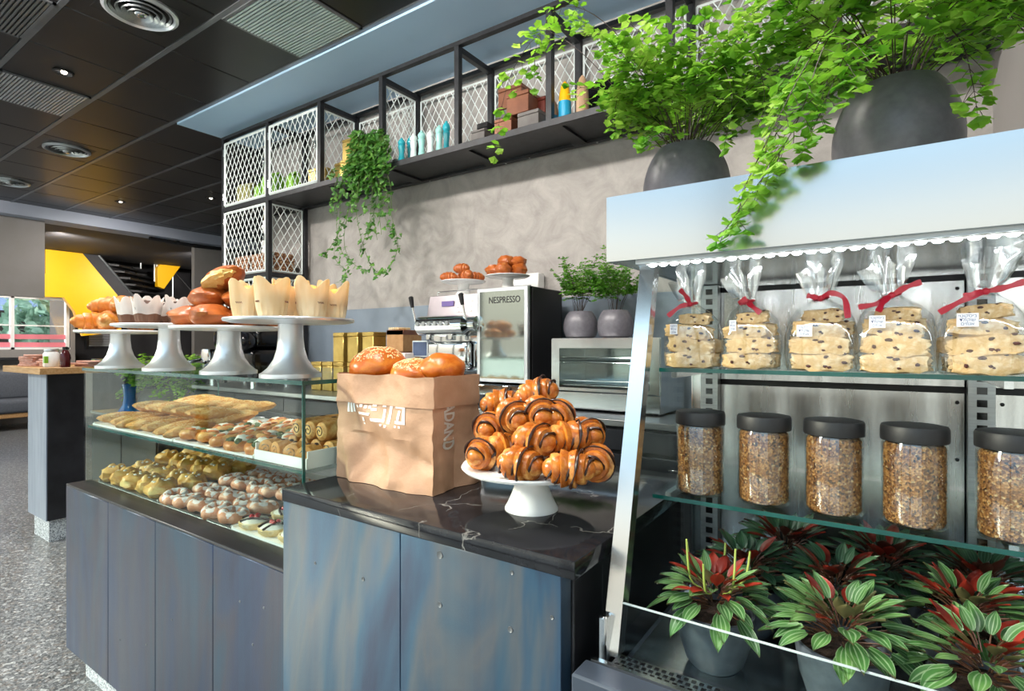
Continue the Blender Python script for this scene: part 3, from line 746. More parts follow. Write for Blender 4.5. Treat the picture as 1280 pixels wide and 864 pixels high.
def mk_choc():
    o = thing('chocolate_muffin', '', 'muffin', group='chocolate muffins in white paper on a stand')
    m = tulip(o, .083, .031, .047, None, 5)
    for f in m.bm.faces: f.material_index = 1 if f.calc_center_median().z < .034 else 0
    m.build('paper_cup', [m_wpaper, m_bpaper], o)
    m = MB(); m.blob((0, 0, .055), (.04, .04, .026), 20, 12, amp=.15); m.build('muffin_top', m_cmuff, o); return o
chm = Kind(mk_choc)
for a, l in ang: chm((-2.31 + .122 * math.cos(a), 1.0 + .122 * math.sin(a), zs), a * 2.3, '%s chocolate muffin in the outer ring of its stand' % l, 1.08)
chm((-2.31, 1.0, zs), 1, 'chocolate muffin in the middle of its stand', 1.08)
# brown glazed buns
def mk_bri(torn):
    o = thing('glazed_bun', '', 'bread', group='glazed brown buns stacked on a stand')
    def swirl(p, q): a = math.atan2(p.y, p.x); return q * (1 + .07 * math.sin(a * 2 + p.z * 6) * (1 - abs(p.z)))
    m = MB(); m.blob((0, 0, .036), (.082, .062, .039), 30, 18, amp=.1, fr=4, flat=-.036, fn=swirl, seed=3); m.build('bun', m_brioche, o)
    if torn:
        m = MB(); m.blob((.022, -.022, .03), (.066, .05, .024), 20, 12, amp=.3, fr=9); m.build('torn_crumb', m_crumb, o)
    return o
bri = Kind(lambda: mk_bri(False)); brt = Kind(lambda: mk_bri(True)); z3 = GZ + .16
cx, cy = -1.869, 1.0
for a, z, rr, l in ((-2.2, 0, .1, 'front left bottom'), (-1.05, 0, .1, 'front right bottom'), (.15, 0, .1, 'right bottom'), (1.4, 0, .1, 'back bottom'), (2.8, 0, .1, 'left bottom')):
    bri((cx + rr * math.cos(a), cy + rr * math.sin(a), z3 + z), a + .25, '%s glazed brown bun of the stack on its stand' % l)
bri((cx - .03, cy - .05, z3 + .067), (R(4), R(3), R(-20)), 'second tier front glazed brown bun of the stack')
bri((cx + .085, cy + .02, z3 + .067), (R(3), R(-6), R(70)), 'second tier right glazed brown bun of the stack', .95)
bri((cx - .04, cy + .07, z3 + .067), (R(-3), R(3), R(20)), 'second tier back glazed brown bun of the stack', .95)
brt((cx + .01, cy - .01, z3 + .128), (R(14), R(-22), R(-6)), 'topmost glazed brown bun with a torn pale side', 1.04)
# ------------------------------------------------------------------ paper bag of buns
BX0, BX1, BY0, BY1, BH = -1.305, -.93, 1.012, 1.205, .298
m_bag = mat('brown_kraft_paper', 'c0977a', 'b38a6c', 14, .62, bump=.12, bscale=90)
def crumple(p, k=1.0):
    a = 1 - abs(noise.noise(p * 9 + Vector((3, 1, 7)))) * 2; b = 1 - abs(noise.noise(p * 21)) * 2
    c = 1 - abs(noise.noise(p * 13 + Vector((8, 2, 4)) + Vector((p.z * 9, 0, 0)))) * 2
    d_ = 1 - abs(noise.noise(Vector((p.x * 5 + p.z * 3, p.y * 5, p.z * 5 - p.x * 2)) + Vector((1, 5, 2)))) * 2.4
    return k * (.012 * (d_ - .5) + .005 * (a - .55) + .004 * max(0, c - .4) + .0012 * b)
def bag_side(s, z, grow=0.0):
    """s 0..4 round the four sides (front, right, back, left), z 0..1; returns a point"""
    i = int(s) % 4; f = s - int(s); h = z * BH
    tp = 1 - .03 * z; cx, cy = (BX0 + BX1) / 2, (BY0 + BY1) / 2; hx, hy = (BX1 - BX0) / 2 * tp, (BY1 - BY0) / 2 * (1 - .01 * z)
    C = [(-hx, -hy), (hx, -hy), (hx, hy), (-hx, hy)]; a, b = C[i], C[(i + 1) % 4]
    nrm = [(0, -1), (1, 0), (0, 1), (-1, 0)][i]; x, y = a[0] + (b[0] - a[0]) * f, a[1] + (b[1] - a[1]) * f
    edge = min(f, 1 - f); w = min(1, edge * 7)
    P = Vector((cx + x, cy + y, h)); d = crumple(P, ((1.7 if i != 1 else .9) if z < .45 else (.95 if i != 1 else .3))) * w + .006 * math.sin(PI * f) * (1 - z * .5)
    if i in (1, 3): d -= .02 * max(0, 1 - abs(f - .5) * 3.2) * (1 - z) + .008 * max(0, 1 - abs(z - .4) * 4) * w   # gusset crease
    if i == 0: d -= .012 * max(0, 1 - abs(z - .42 + (f - .5) * .35) * 9) * max(0, f - .45) * 2
    d += grow
    jx = .004 * noise.noise(Vector((z * 9, i * 3.3, 1)))
    h += .007 * noise.noise(Vector((x * 14, y * 14, 3))) * max(0, z - .75) * 4
    return Vector((cx + x + nrm[0] * d + jx * (1 - w), cy + y + nrm[1] * d + jx * (1 - w), ZR + .001 + h))
def wrap(z0, z1, nz, grow, zj=0):
    m = MB(); rings = []; N = 30
    for k in range(nz + 1):
        z = z0 + (z1 - z0) * k / nz
        rings.append([bag_side(i + j / N, z + (zj * noise.noise(Vector((i + j / N * 1.5, 5, 2))) if k == nz else 0) , grow) for i in range(4) for j in range(N)])
    c = Vector(((BX0 + BX1) / 2, (BY0 + BY1) / 2, 0))
    inner = [[Vector((p.x + (c.x - p.x) * .012, p.y + (c.y - p.y) * .012, p.z + (.002 if k == len(rings) - 1 else 0))) for p in r] for k, r in enumerate(reversed(rings))]
    return m, rings, inner
bag = thing('paper_bag', 'brown paper bag with folded cuff and white print holding big round buns', 'bag', ((BX0 + BX1) / 2, (BY0 + BY1) / 2, ZR))
m, r, inn = wrap(0, .95, 34, 0); m.rings(r + inn); m.build('bag_body', m_bag, bag, world=True, ang=20)
m, r, inn = wrap(.735, 1.0, 12, .0045, .02); m.rings([r[0]] + r[1:] + inn[:-1] + [inn[-1]], closed=True); m.build('folded_cuff', m_bag, bag, world=True, ang=20)
m = MB(); fx0, fx1 = -1.263, -1.016; fz0, fz1 = 1.225, 1.292
def gl(x0, y0, x1, y1, sl=0):
    X = lambda q: fx0 + (q - 80) / 317 * (fx1 - fx0); Z = lambda q: fz1 - (q - 362) / 108 * (fz1 - fz0)
    def P(a, b):
        x = X(x0 + (x1 - x0) * a + sl * (1 - b)); z = Z(y0 + (y1 - y0) * b); p = bag_side((x - BX0) / (BX1 - BX0), (z - ZR) / BH, .0014); return p
    m.sheet(P, 4, 4)
for q in ((345, 362, 397, 375), (383, 362, 397, 440), (348, 427, 385, 440), (356, 384, 368, 427, 6), (345, 448, 354, 457), (366, 448, 376, 457), (306, 364, 322, 444, 8),
          (298, 450, 308, 459), (276, 362, 294, 376), (226, 427, 294, 440), (282, 384, 294, 427), (276, 448, 286, 457), (222, 384, 250, 394), (150, 405, 220, 417),
          (150, 374, 162, 386), (170, 370, 182, 382), (190, 374, 202, 386), (208, 374, 220, 386), (226, 364, 246, 376), (84, 364, 96, 412, 6), (102, 364, 114, 412, 6), (120, 368, 132, 408, 6), (170, 428, 184, 446), (174, 452, 184, 460)): gl(*q)
m.build('printed_logo', m_paperw, bag, world=True)
m = MB(); m.text('ADAND', .06, Matrix(((0, 0, 1, 0), (0, 1, 0, 1.075), (-1, 0, 0, 1.238), (0, 0, 0, 1))), .0003, bold=.0022, sx=.56)
for v in m.bm.verts:
    f = (v.co.y - BY0) / (BY1 - BY0); v.co.x = bag_side(1 + f, (v.co.z - ZR) / BH, .0016).x
m.build('printed_word', m_paperw, bag, world=True, fixn=False)
def mk_round(seeds):
    def f():
        o = thing('sesame_bun' if seeds else 'round_bun', '', 'bread', group='round buns in the paper bag')
        m = MB(); m.blob((0, 0, 0), (.082, .08, .058), 36, 22, amp=.07, fr=4, flat=-.045); m.build('bun', m_bun, o)
        if seeds:
            m = MB()
            for i in range(430):
                a = rnd.random() * 2 * PI; q = math.acos(1 - rnd.random() ** 1.3 * .55); n = Vector((math.sin(q) * math.cos(a), math.sin(q) * math.sin(a), math.cos(q)))
                p = Vector((n.x * .082, n.y * .08, n.z * .058)); p *= 1 + .07 * noise.noise(n * 2 + Vector((0, 0, 0)))
                m.grain(p * 1.01, (.002, .0034, .0014), M=n.to_track_quat('Z', 'Y').to_matrix().to_4x4() @ Matrix.Rotation(a * 7, 4, 'Z'))
            m.build('sesame_seeds', m_seed, o)
        return o
    return f
sb = Kind(mk_round(True))
sb((-1.217, 1.09, ZR + .318), (R(6), R(-3), .3), 'large sesame bun at the left of the paper bag opening')
sb((-1.085, 1.106, ZR + .294), (R(6), 0, 1.5), 'low sesame bun at the front of the paper bag opening', .86)
mk_round(False)().location = (0, 0, 0)
pb = [o for o in bpy.data.objects if o.name.startswith('round_bun')][0]
pb.location = (-1.015, 1.14, ZR + .312); pb.scale = (.82,) * 3; pb['label'] = 'smooth seedless bun at the back right of the paper bag'

# ------------------------------------------------------------------ white cake stand with chocolate striped rolls
PX, PY = -.675, 1.07
ws = thing('cake_stand', 'white ceramic cake stand on the marble holding chocolate striped rolls', 'cake stand', (PX, PY, ZR))
m = MB(); m.lathe([(.062, 0), (.062, .004), (.056, .014), (.046, .036), (.037, .062), (.034, .085)], 44); m.build('pedestal', m_white, ws)
m = MB(); m.lathe([(.036, .082), (.12, .086), (.158, .094), (.163, .1), (.161, .104), (.15, .1), (.1, .097), (.001, .097)], 60, cap=False); m.build('plate', m_white, ws)
rug = Kind(lambda: crs('r', .108, .034, m_rug, .3, 5, .34, (-.7, -.33, .02, .33, .7), 'chocolate striped rolls on the white stand', name='chocolate_striped_roll', part_='roll'))
ZP = ZR + .099
def put(u, v, y, yaw, label, tilt=0, z=None, s=1.0):
    p = on_y(u, v, y); rug((p.x, p.y, (z if z is not None else p.z) - .029), (0, R(tilt), R(yaw)), label, s)
Q = lambda x, y: (570 + x / 5.4, 490 + y / 5.4)
L1, L2, L3, L4 = ZP + .03, ZP + .078, ZP + .118, ZP + .165
RUGS = [(175, 490, .99, -75, 'front left chocolate striped roll, its end to the viewer', 0, L1), (430, 540, .945, 4, 'front middle chocolate striped roll lying lengthwise at the rim', 0, L1),
        (760, 530, .965, 25, 'front right chocolate striped roll lying on the rim', 0, L1), (935, 480, 1.05, -68, 'rightmost chocolate striped roll at the plate edge', 0, L1),
        (215, 350, 1.06, -60, 'upper left chocolate striped roll with its spiral end showing', 0, L2), (330, 455, 1.02, 60, 'chocolate striped roll half hidden behind the front middle one', 0, L1 + .012),
        (520, 430, .985, -4, 'long chocolate striped roll in the second tier at the middle', 0, L2 - .004), (755, 395, 1.03, 48, 'second tier chocolate striped roll at the middle right', 0, L2),
        (865, 345, 1.1, -30, 'second tier chocolate striped roll behind the rightmost one', 0, L2), (370, 310, 1.03, -28, 'third tier chocolate striped roll at the left', 8, L3),
        (310, 225, 1.13, 30, 'long chocolate striped roll at the upper left of the pile', -6, L3 + .012), (545, 270, 1.05, -38, 'big chocolate striped roll at the upper middle of the pile', 8, L3 + .008),
        (680, 275, 1.08, -70, 'third tier chocolate striped roll at the upper right', 0, L3), (565, 150, 1.09, 20, 'topmost chocolate striped roll of the pile', -15, L4),
        (640, 350, 1.08, 10, 'hidden chocolate striped roll in the core of the pile', 0, L2 - .01), (500, 380, 1.15, 10, 'chocolate striped roll at the back of the bottom tier', 0, L1), (700, 380, 1.17, 60, 'chocolate striped roll at the back right of the bottom tier', 0, L1)]
for (x, y, Y, yaw, l, t, z) in RUGS: put(*Q(x, y), Y, yaw, l, t, z, 1.0)

# ------------------------------------------------------------------ open chilled display
FX0, FX1 = -.43, .80
fr = thing('display_fridge', 'tall open steel display fridge with lit canopy and two glass shelves', 'fridge', (.18, 1.2, 0))
B = lambda *a, name='panel', mt=m_steel, **k: mbox(*a, **k).build(name, mt, fr, world=True)
m_base = mat('blue_grey_base_panel', '4c5563', '434b58', 3, .4, .3)
B(FX0 + .01, .86, .1, FX1, 1.66, .83, name='base_cabinet', mt=m_base)
B(FX0 - .013, .829, .12, FX1, .885, .885, b=.004, name='front_bumper', mt=m_base)
B(FX0 + .05, .9, 0, FX1 - .05, 1.6, .1, name='plinth', mt=m_blackmatt)
B(FX0 - .002, .885, .86, FX1, .8955, .887, name='front_rail')
m = MB(); m.box(FX0 + .03, .8955, .872, FX1, .938, .882)
for r_ in range(3):
    for k in range(95):
        x = FX0 + .036 + k * .0128 + (r_ % 2) * .0064; m.box(x, .8995 + r_ * .0128, .8815, x + .0075, .8995 + r_ * .0128 + .008, .8826, m=1)
m.build('perforated_grille', [m_steel, m_blackgloss], fr, world=True, smooth=False)
q = B(FX0 + .035, .94, .886, FX1, .946, .974, name='low_front_pane', mt=m_glass)
mbox(FX0 + .035, .94, .974, FX1, .946, .9752).build('pane_edge', mat('bright_pane_edge', 'b9c6c8', rough=.2), q, world=True)
B(FX0 + .03, .94, .835, FX1, 1.53, .847, name='deck')
# slanted side frame
def slant(x0, x1, d, name, mt, z0=.88, z1=1.612):
    y0, y1 = .925, 1.118; m = MB(); m.prism([(x0, y0, z0), (x0, y0 + d, z0), (x0, y1 + d, z1), (x0, y1, z1)], (x1 - x0, 0, 0)); return m.build(name, mt, fr, world=True, smooth=False)
slant(FX0, FX0 + .032, .03, 'side_frame', m_steel); slant(FX1 - .032, FX1, .03, 'side_frame', m_steel)
B(FX0 - .004, .918, .866, FX0 + .012, .95, .95, b=.003, name='frame_foot')
B(FX0, 1.5, .84, FX0 + .03, 1.66, 1.61, name='rear_post')
m = MB(); m.prism([(FX0 + .004, .96, .885), (FX0 + .004, 1.5, .885), (FX0 + .004, 1.5, 1.612), (FX0 + .004, 1.15, 1.612)], (.006, 0, 0)); m.build('side_pane', m_glass, fr, world=True, smooth=False)
m = MB(); m.prism([(FX1 - .01, .96, .885), (FX1 - .01, 1.5, .885), (FX1 - .01, 1.5, 1.612), (FX1 - .01, 1.15, 1.612)], (.006, 0, 0)); m.build('side_pane', m_glass, fr, world=True, smooth=False)
# canopy
m = MB(); m.prism([(FX0 - .004, .956, 1.609), (FX0 - .004, .956, 1.732), (FX0 - .004, 1.66, 1.732), (FX0 - .004, 1.66, 1.612), (FX0 - .004, 1.0, 1.612), (FX0 - .004, 1.0, 1.609)], (FX1 - FX0 + .008, 0, 0)); m.build('canopy', m_steel, fr, world=True, smooth=False)
B(FX0 + .05, .966, 1.6015, FX1 - .02, 1.0, 1.6088, name='led_housing', mt=m_steel_dull)
q = B(FX0 + .068, .97, 1.5995, FX1 - .03, .984, 1.6015, name='led_strip', mt=m_white)
m = MB()
for k in range(58): m.blob((FX0 + .08 + k * .0198, .975, 1.5985), (.0075, .005, .0035), 10, 6)
m.build('diode', m_led, q, world=True)
# back wall of panels, uprights, shelves
for a, b in ((FX0 + .045, .148), (.198, FX1 - .02)):
    for z0, z1 in ((.85, 1.345), (1.36, 1.592), (1.606, 1.612)): B(a, 1.53, z0, b, 1.54, z1, name='back_panel', mt=m_steel_back)
    m = MB()
    for x in (a + .012, b - .012):
        for z in (1.325, 1.575, 1.2, 1.0): m.blob((x, 1.529, z), (.004, .002, .004), 10, 6)
    m.build('panel_screw', m_blackmatt, fr, world=True)
B(FX0 + .03, 1.545, .84, FX1 - .01, 1.56, 1.612, name='backing', mt=m_blackmatt)
for x in (-.382, .173, .74):
    q = B(x - .022, 1.495, .85, x + .022, 1.525, 1.61, name='slotted_upright', mt=m_steel_dull)
    m = MB()
    for k in range(28): m.box(x - .008, 1.4935, .87 + k * .0265, x + .009, 1.496, .87 + k * .0265 + .015)
    m.build('slot', m_blackgloss, q, world=True, smooth=False)
def shelf(z, y0):
    q = mbox(FX0 + .035, y0, z - .008, FX1 - .02, 1.485, z).build('glass_shelf', m_glass, fr, world=True, smooth=False)
    mbox(FX0 + .035, y0 - .0015, z - .008, FX1 - .02, y0, z).build('shelf_edge', m_edge, q, world=True, smooth=False)
    for x in (-.382, .173, .74): mbox(x - .006, y0 + .06, z - .024, x + .006, 1.495, z - .0085).build('shelf_bracket', m_steel, q, world=True)
S1, S2 = 1.402, 1.141
shelf(S1, 1.14); shelf(S2, 1.10)

# ------------------------------------------------------------------ jars of granola
def m_gran_():
    t = NT('granola_mix'); v = t.n('ShaderNodeTexVoronoi'); v.inputs['Scale'].default_value = 260; t.l(t.co(), v.inputs['Vector'])
    b = t.n('ShaderNodeSeparateColor'); t.l(v.outputs['Color'], b.inputs[0])
    t.bsdf(t.ramp(b.outputs[0], [(0, '7a4a22'), (.25, 'a8713a'), (.5, 'c28e54'), (.72, '8f5a2c'), (.88, '4a2c1a'), (.96, 'dcb988')], 'CONSTANT'), .7, 0, t.bump(v.outputs['Distance'], .8, .004)); return t.mat
m_gran = m_gran_()
def mk_jar():
    o = thing('granola_jar', '', 'jar', group='granola jars on the middle shelf')
    m = MB(); m.lathe([(.044, 0), (.0475, .004), (.0475, .138), (.044, .144), (.044, .15), (.0425, .15), (.0425, .143), (.0458, .137), (.0458, .006), (.042, .003), (.001, .003)], 44, cap=False); m.lathe([(.044, 0), (.001, 0)], 44, cap=False); m.build('glass_body', m_jar, o)
    m = MB(); m.lathe([(.047, .144), (.049, .1445), (.0495, .148), (.0495, .166), (.0475, .1705), (.04, .172), (.001, .172)], 44, cap=False); m.lathe([(.047, .144), (.001, .144)], 44, cap=False); m.build('lid', m_blackmatt, o); return o
jar = Kind(mk_jar)
def mk_gran():
    m = MB(); m.lathe([(.001, .0045), (.0415, .0045), (.0435, .008), (.0435, .136), (.04, .14), (.001, .138)], 36, cap=False)
    for i in range(1500):
        a = rnd.random() * 2 * PI; z = rnd.uniform(.008, .134); n = Vector((math.cos(a), math.sin(a), 0)); p = n * .0438 + Vector((0, 0, z))
        m.grain(p, (rnd.uniform(.002, .004), rnd.uniform(.0014, .0028), .001), M=(n + Vector((rnd.gauss(0, .3), rnd.gauss(0, .3), rnd.gauss(0, .3)))).to_track_quat('Z', 'Y').to_matrix().to_4x4() @ Matrix.Rotation(rnd.random() * 6, 4, 'Z'))
    return tag(m.build('granola', m_gran), '', 'granola', 'granola in the glass jars', 'stuff')
gran = Kind(mk_gran)
JX = [(-.316, 'leftmost granola jar on the middle fridge shelf'), (-.193, 'second granola jar from the left on the fridge shelf'), (-.074, 'third granola jar from the left on the fridge shelf'),
      (.046, 'fourth granola jar from the left on the fridge shelf'), (.174, 'granola jar at the right edge, cut off by the frame')]
for i, (x, l) in enumerate(JX):
    jar((x, 1.166, S2 + .0005), .4 * i, l); gran((x, 1.166, S2 + .0008), 1.3 * i, 'golden granola filling the ' + ('leftmost jar', 'second jar from the left', 'third jar from the left', 'fourth jar from the left', 'jar cut off at the right edge')[i])
    if i: pass

# ------------------------------------------------------------------ bags of biscotti
def mk_bisc(seed):
    def f():
        o = thing('biscotti', '', 'biscuit', group='biscotti slices in the clear bags'); m = MB()
        r2 = random.Random(seed)
        def sh(p, q): return Vector((q.x, q.y, q.z)) * (1 + .05 * noise.noise(p * 6 + Vector((seed, 0, 0))))
        k = bmesh.ops.create_cube(m.bm, size=1); bmesh.ops.subdivide_edges(m.bm, edges=m.bm.edges[:], cuts=5, use_grid_fill=True)
        for v in m.bm.verts:
            p = v.co; w = 1 - (abs(p.x) * 2) ** 3 * .45; t = 1 - max(0, p.z) * .5
            q = Vector((p.x * .088, p.y * .026 * w * t, p.z * .032 * (w ** .5))); q *= 1 + .24 * noise.noise(p * 4 + Vector((seed, 2, 1))); v.co = q
        m.build('slice', m_bisc, o)
        m = MB()
        for i in range(17):
            s = r2.choice((-1, 1)); x, z = r2.uniform(-.035, .035), r2.uniform(-.011, .011)
            if i < 8: m.blob((x, s * .0118, z), (r2.uniform(.0025, .0055), .0028, r2.uniform(.002, .0036)), 8, 5, amp=.4, seed=i)
            else: m.blob((x, r2.uniform(-.008, .008), .0145), (r2.uniform(.002, .0045), r2.uniform(.0018, .003), .0025), 8, 5)
        m.build('raisin', m_cranb, o); return o
    return f
BK = [Kind(mk_bisc(s)) for s in (1, 2, 3)]
def bag_of(x, i, w, nm, ribbon, lab):
    y = 1.2; o = thing('biscotti_bag', 'clear film bag of biscotti with red ribbon, ' + nm, 'bag', (x, y, S1), 0, 'bags of biscotti on the top fridge shelf')
    n = 56; rr = random.Random(i * 5 + 3); ph = rr.random() * 6; tx = ((-.012, -.02, .0, -.012, .012)[i]); rings = []
    prof = [(0, .96, 0), (.004, 1.0, 0), (.03, 1.04, .02), (.07, 1.02, .03), (.1, .9, .05), (.118, .66, .1), (.13, .34, .3), (.138, .2, .5), (.146, .22, .75), (.16, .33, 1.0), (.18, .43, 1.1), (.203, .5, 1.2)]
    for z, s, c in prof:
        ring = []
        for j in range(n):
            a = 2 * PI * j / n; ca, sa = math.cos(a), math.sin(a); e = 2 / (4.2 if z < .1 else 2.4)
            X = abs(ca) ** e * math.copysign(1, ca) * w / 2; Y = abs(sa) ** e * math.copysign(1, sa) * .041
            k = s * (1 + c * .34 * math.sin(7 * a + ph + z * 8) + c * .16 * math.sin(13 * a + ph * 2)); zz = z + (.016 * math.sin(3 * a + ph) * c if z > .15 else 0)
            if z > .14: Y *= 1.0
            ring.append(Vector((X * k + tx * max(0, (z - .1) / .1), Y * k, zz + .0006)))
        rings.append(ring)
    m = MB(); L = m.rings(rings, cap=False); m.bm.faces.new(list(reversed(L[0])))
    for f in m.bm.faces: f.material_index = 1 if f.calc_center_median().z > .126 else 0
    m.build('film', [m_film, m_film2], o, ang=70)
    m = MB(); P = [(tx * .38 + math.cos(a) * w * .105, math.sin(a) * .0095, .138 + .003 * math.cos(a)) for a in [2 * PI * k / 20 for k in range(20)]]; m.tube(P, .0028, 6, closed=True)
    def rib(pts, wd=.0045):
        pts = [Vector(p) for p in pts]; q = []
        def cr(t):
            s = t * (len(pts) - 1); k = min(int(s), len(pts) - 2); f = s - k; p0, p1, p2, p3 = pts[max(k - 1, 0)], pts[k], pts[k + 1], pts[min(k + 2, len(pts) - 1)]
            return .5 * ((2 * p1) + (p2 - p0) * f + (2 * p0 - 5 * p1 + 4 * p2 - p3) * f * f + (3 * p1 - p0 - 3 * p2 + p3) * f ** 3)
        for k in range(15):
            p = cr(k / 14); d = (cr(min(1, k / 14 + .03)) - cr(max(0, k / 14 - .03))).normalized(); s = d.cross(Vector((0, -1, 0))); s = s.normalized() if s.length > .1 else Vector((0, 0, 1))
            t_ = s.cross(d).normalized() * .0004; ww = wd * (1 - .2 * math.sin(k * .9)); q.append([p - s * ww - t_, p + s * ww - t_, p + s * ww + t_, p - s * ww + t_])
        m.rings(q)
    for r in ribbon: rib([(tx * .38 + a, -.012 + b_, .138 + c) for a, b_, c in r])
    m.blob((tx * .38, -.013, .138), (.006, .004, .006), 12, 8); m.build('ribbon', m_red, o)
    lx, lz, lw = lab; yy = -.0436
    q = mbox(lx - lw / 2, yy - .0005, lz - .011, lx + lw / 2, yy, lz + .011).build('paper_label', mat('label_paper', 'f7f5f6', rough=.5) if i == 0 else bpy.data.materials['label_paper'], o)
    m = MB()
    for k, s in enumerate(('יטוקסיב', 'דלוקוש', 'םיזוגא')): m.text(s, .0075, Matrix.Translation((lx, yy - .0007, lz + .0066 - k * .0066)) @ Matrix.Rotation(R(90), 4, 'X'), .0001, sx=lw / .029)
    m.build('label_text', bpy.data.materials['label_ink'] if 'label_ink' in bpy.data.materials else mat('label_ink', '44507a', rough=.6), q, fixn=False)
    # the biscotti inside
    t = 0; side = ('leftmost bag', 'second bag from the left', 'third bag from the left', 'fourth bag from the left', 'rightmost bag')[i]
    for lv, (z, items) in enumerate(((.0172, ((0, -.026, 0), (.004, 0, 3), (0, .026, -3))), (.047, ((.003, -.025, 2), (-.004, .002, -4), (.002, .027, 2))), (.078, ((-.005, -.022, 6), (.006, .006, -5))), (.104, ((.002, -.018, -8), (.0, .01, 9))))):
        for d, (dx, dy, rz) in enumerate(items):
            rx = R(rr.uniform(-11, 11)) if lv else 0; rz += rr.uniform(-9, 9); dx += rr.uniform(-.006, .006)
            BK[(i + lv + d) % 3]((x + dx, y + dy, S1 + z), (rx, R(rr.uniform(-9, 9) if lv else 0) + R(-10 if lv == 3 and d else 0), R(rz)),
                '%s biscotti slice at the %s level of the %s' % (('front', 'inner', 'back')[d], ('lowest', 'second', 'third', 'fourth', 'uppermost')[lv], side), min(1.0, w / .118) * (.72 if lv > 2 else .95 if lv > 1 else 1.06))
bag_of(-.339, 0, .114, 'leftmost on the top shelf', [[(0, 0, 0), (-.006, -.008, .016), (-.02, -.006, .032)], [(0, 0, 0), (-.018, -.012, -.006), (-.042, -.02, -.026)]], (-.03, .083, .016))
bag_of(-.221, 1, .108, 'second from the left', [[(0, 0, 0), (.012, -.016, -.01), (.03, -.024, -.026)], [(0, 0, 0), (-.012, -.008, -.002), (.002, -.012, .006)]], (-.028, .088, .013))
bag_of(-.097, 2, .118, 'third from the left', [[(0, 0, 0), (.018, -.014, .008), (.04, -.02, -.004), (.046, -.032, -.04)], [(0, 0, 0), (-.014, -.008, .004), (-.022, -.008, .006)]], (-.024, .076, .026))
bag_of(.019, 3, .12, 'fourth from the left', [[(0, 0, 0), (.02, -.012, .012), (.042, -.016, .02)], [(0, 0, 0), (-.012, -.016, -.012), (-.02, -.028, -.03)], [(0, 0, 0), (-.02, -.012, -.014), (-.05, -.012, -.02)]], (-.026, .09, .024))
bag_of(.138, 4, .118, 'rightmost and largest in view', [[(0, 0, 0), (.022, -.012, .004), (.046, -.012, .012)], [(0, 0, 0), (-.016, -.012, -.004), (-.03, -.014, -.008)], [(0, 0, 0), (-.03, -.016, -.014), (-.062, -.014, -.034)]], (-.022, .09, .028))
# ------------------------------------------------------------------ plants
m_fern = leafmat('maidenhair_leaf', '4f9220', '84bc34', 'bee066', 13, .5, .45)
m_fern2 = leafmat('fine_fern_leaf', '3c7a1e', '5c9a2c', '86bb44', 12, .5, .35)
m_ivy = leafmat('ivy_leaf', '2c5a20', '47802c', '79a94a', 26, .4, .3)
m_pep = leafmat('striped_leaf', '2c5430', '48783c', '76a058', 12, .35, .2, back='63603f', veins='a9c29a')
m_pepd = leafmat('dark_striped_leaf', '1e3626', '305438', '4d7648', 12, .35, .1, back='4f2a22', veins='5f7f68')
m_pepr = leafmat('red_leaf', '6a1a16', '8f2a1c', 'b23a2a', 14, .4, .2)
m_stem = mat('dark_fern_stem', '2c1c14', '3c2a1c', 20, .5)
m_spike = mat('pale_flower_spike', 'a9b860', '93a548', 20, .6)
m_gstem = mat('green_stem', '4f6a2c', '5d7a34', 20, .6)
def fan(m, p, d, nrm, s, lobes=3):
    """maidenhair leaflet: a lobed fan growing from p along d"""
    d = d.normalized(); x = d.cross(nrm)
    if x.length < 1e-4: x = d.orthogonal()
    x.normalize(); n = x.cross(d); pts = [p]
    for k in range(9):
        a = (-62 + 124 * k / 8); r = s * (1.0 + .1 * math.cos(k * PI * .75 + .5) - (.12 if k in (0, 8) else 0)); a = R(a)
        pts.append(p + d * (r * math.cos(a)) + x * (r * math.sin(a) * .78) + n * (s * .1 * math.cos(a * 2.2)))
    m.face(pts)
def catmull(P, N):
    P = [Vector(p) for p in P]; out = []
    for j in range(N + 1):
        s = j / N * (len(P) - 1); k = min(int(s), len(P) - 2); f = s - k; a, b, c, d = P[max(k - 1, 0)], P[k], P[k + 1], P[min(k + 2, len(P) - 1)]
        out.append(.5 * ((2 * b) + (c - a) * f + (2 * a - 5 * b + 4 * c - d) * f * f + (3 * b - a - 3 * c + d) * f ** 3))
    return out
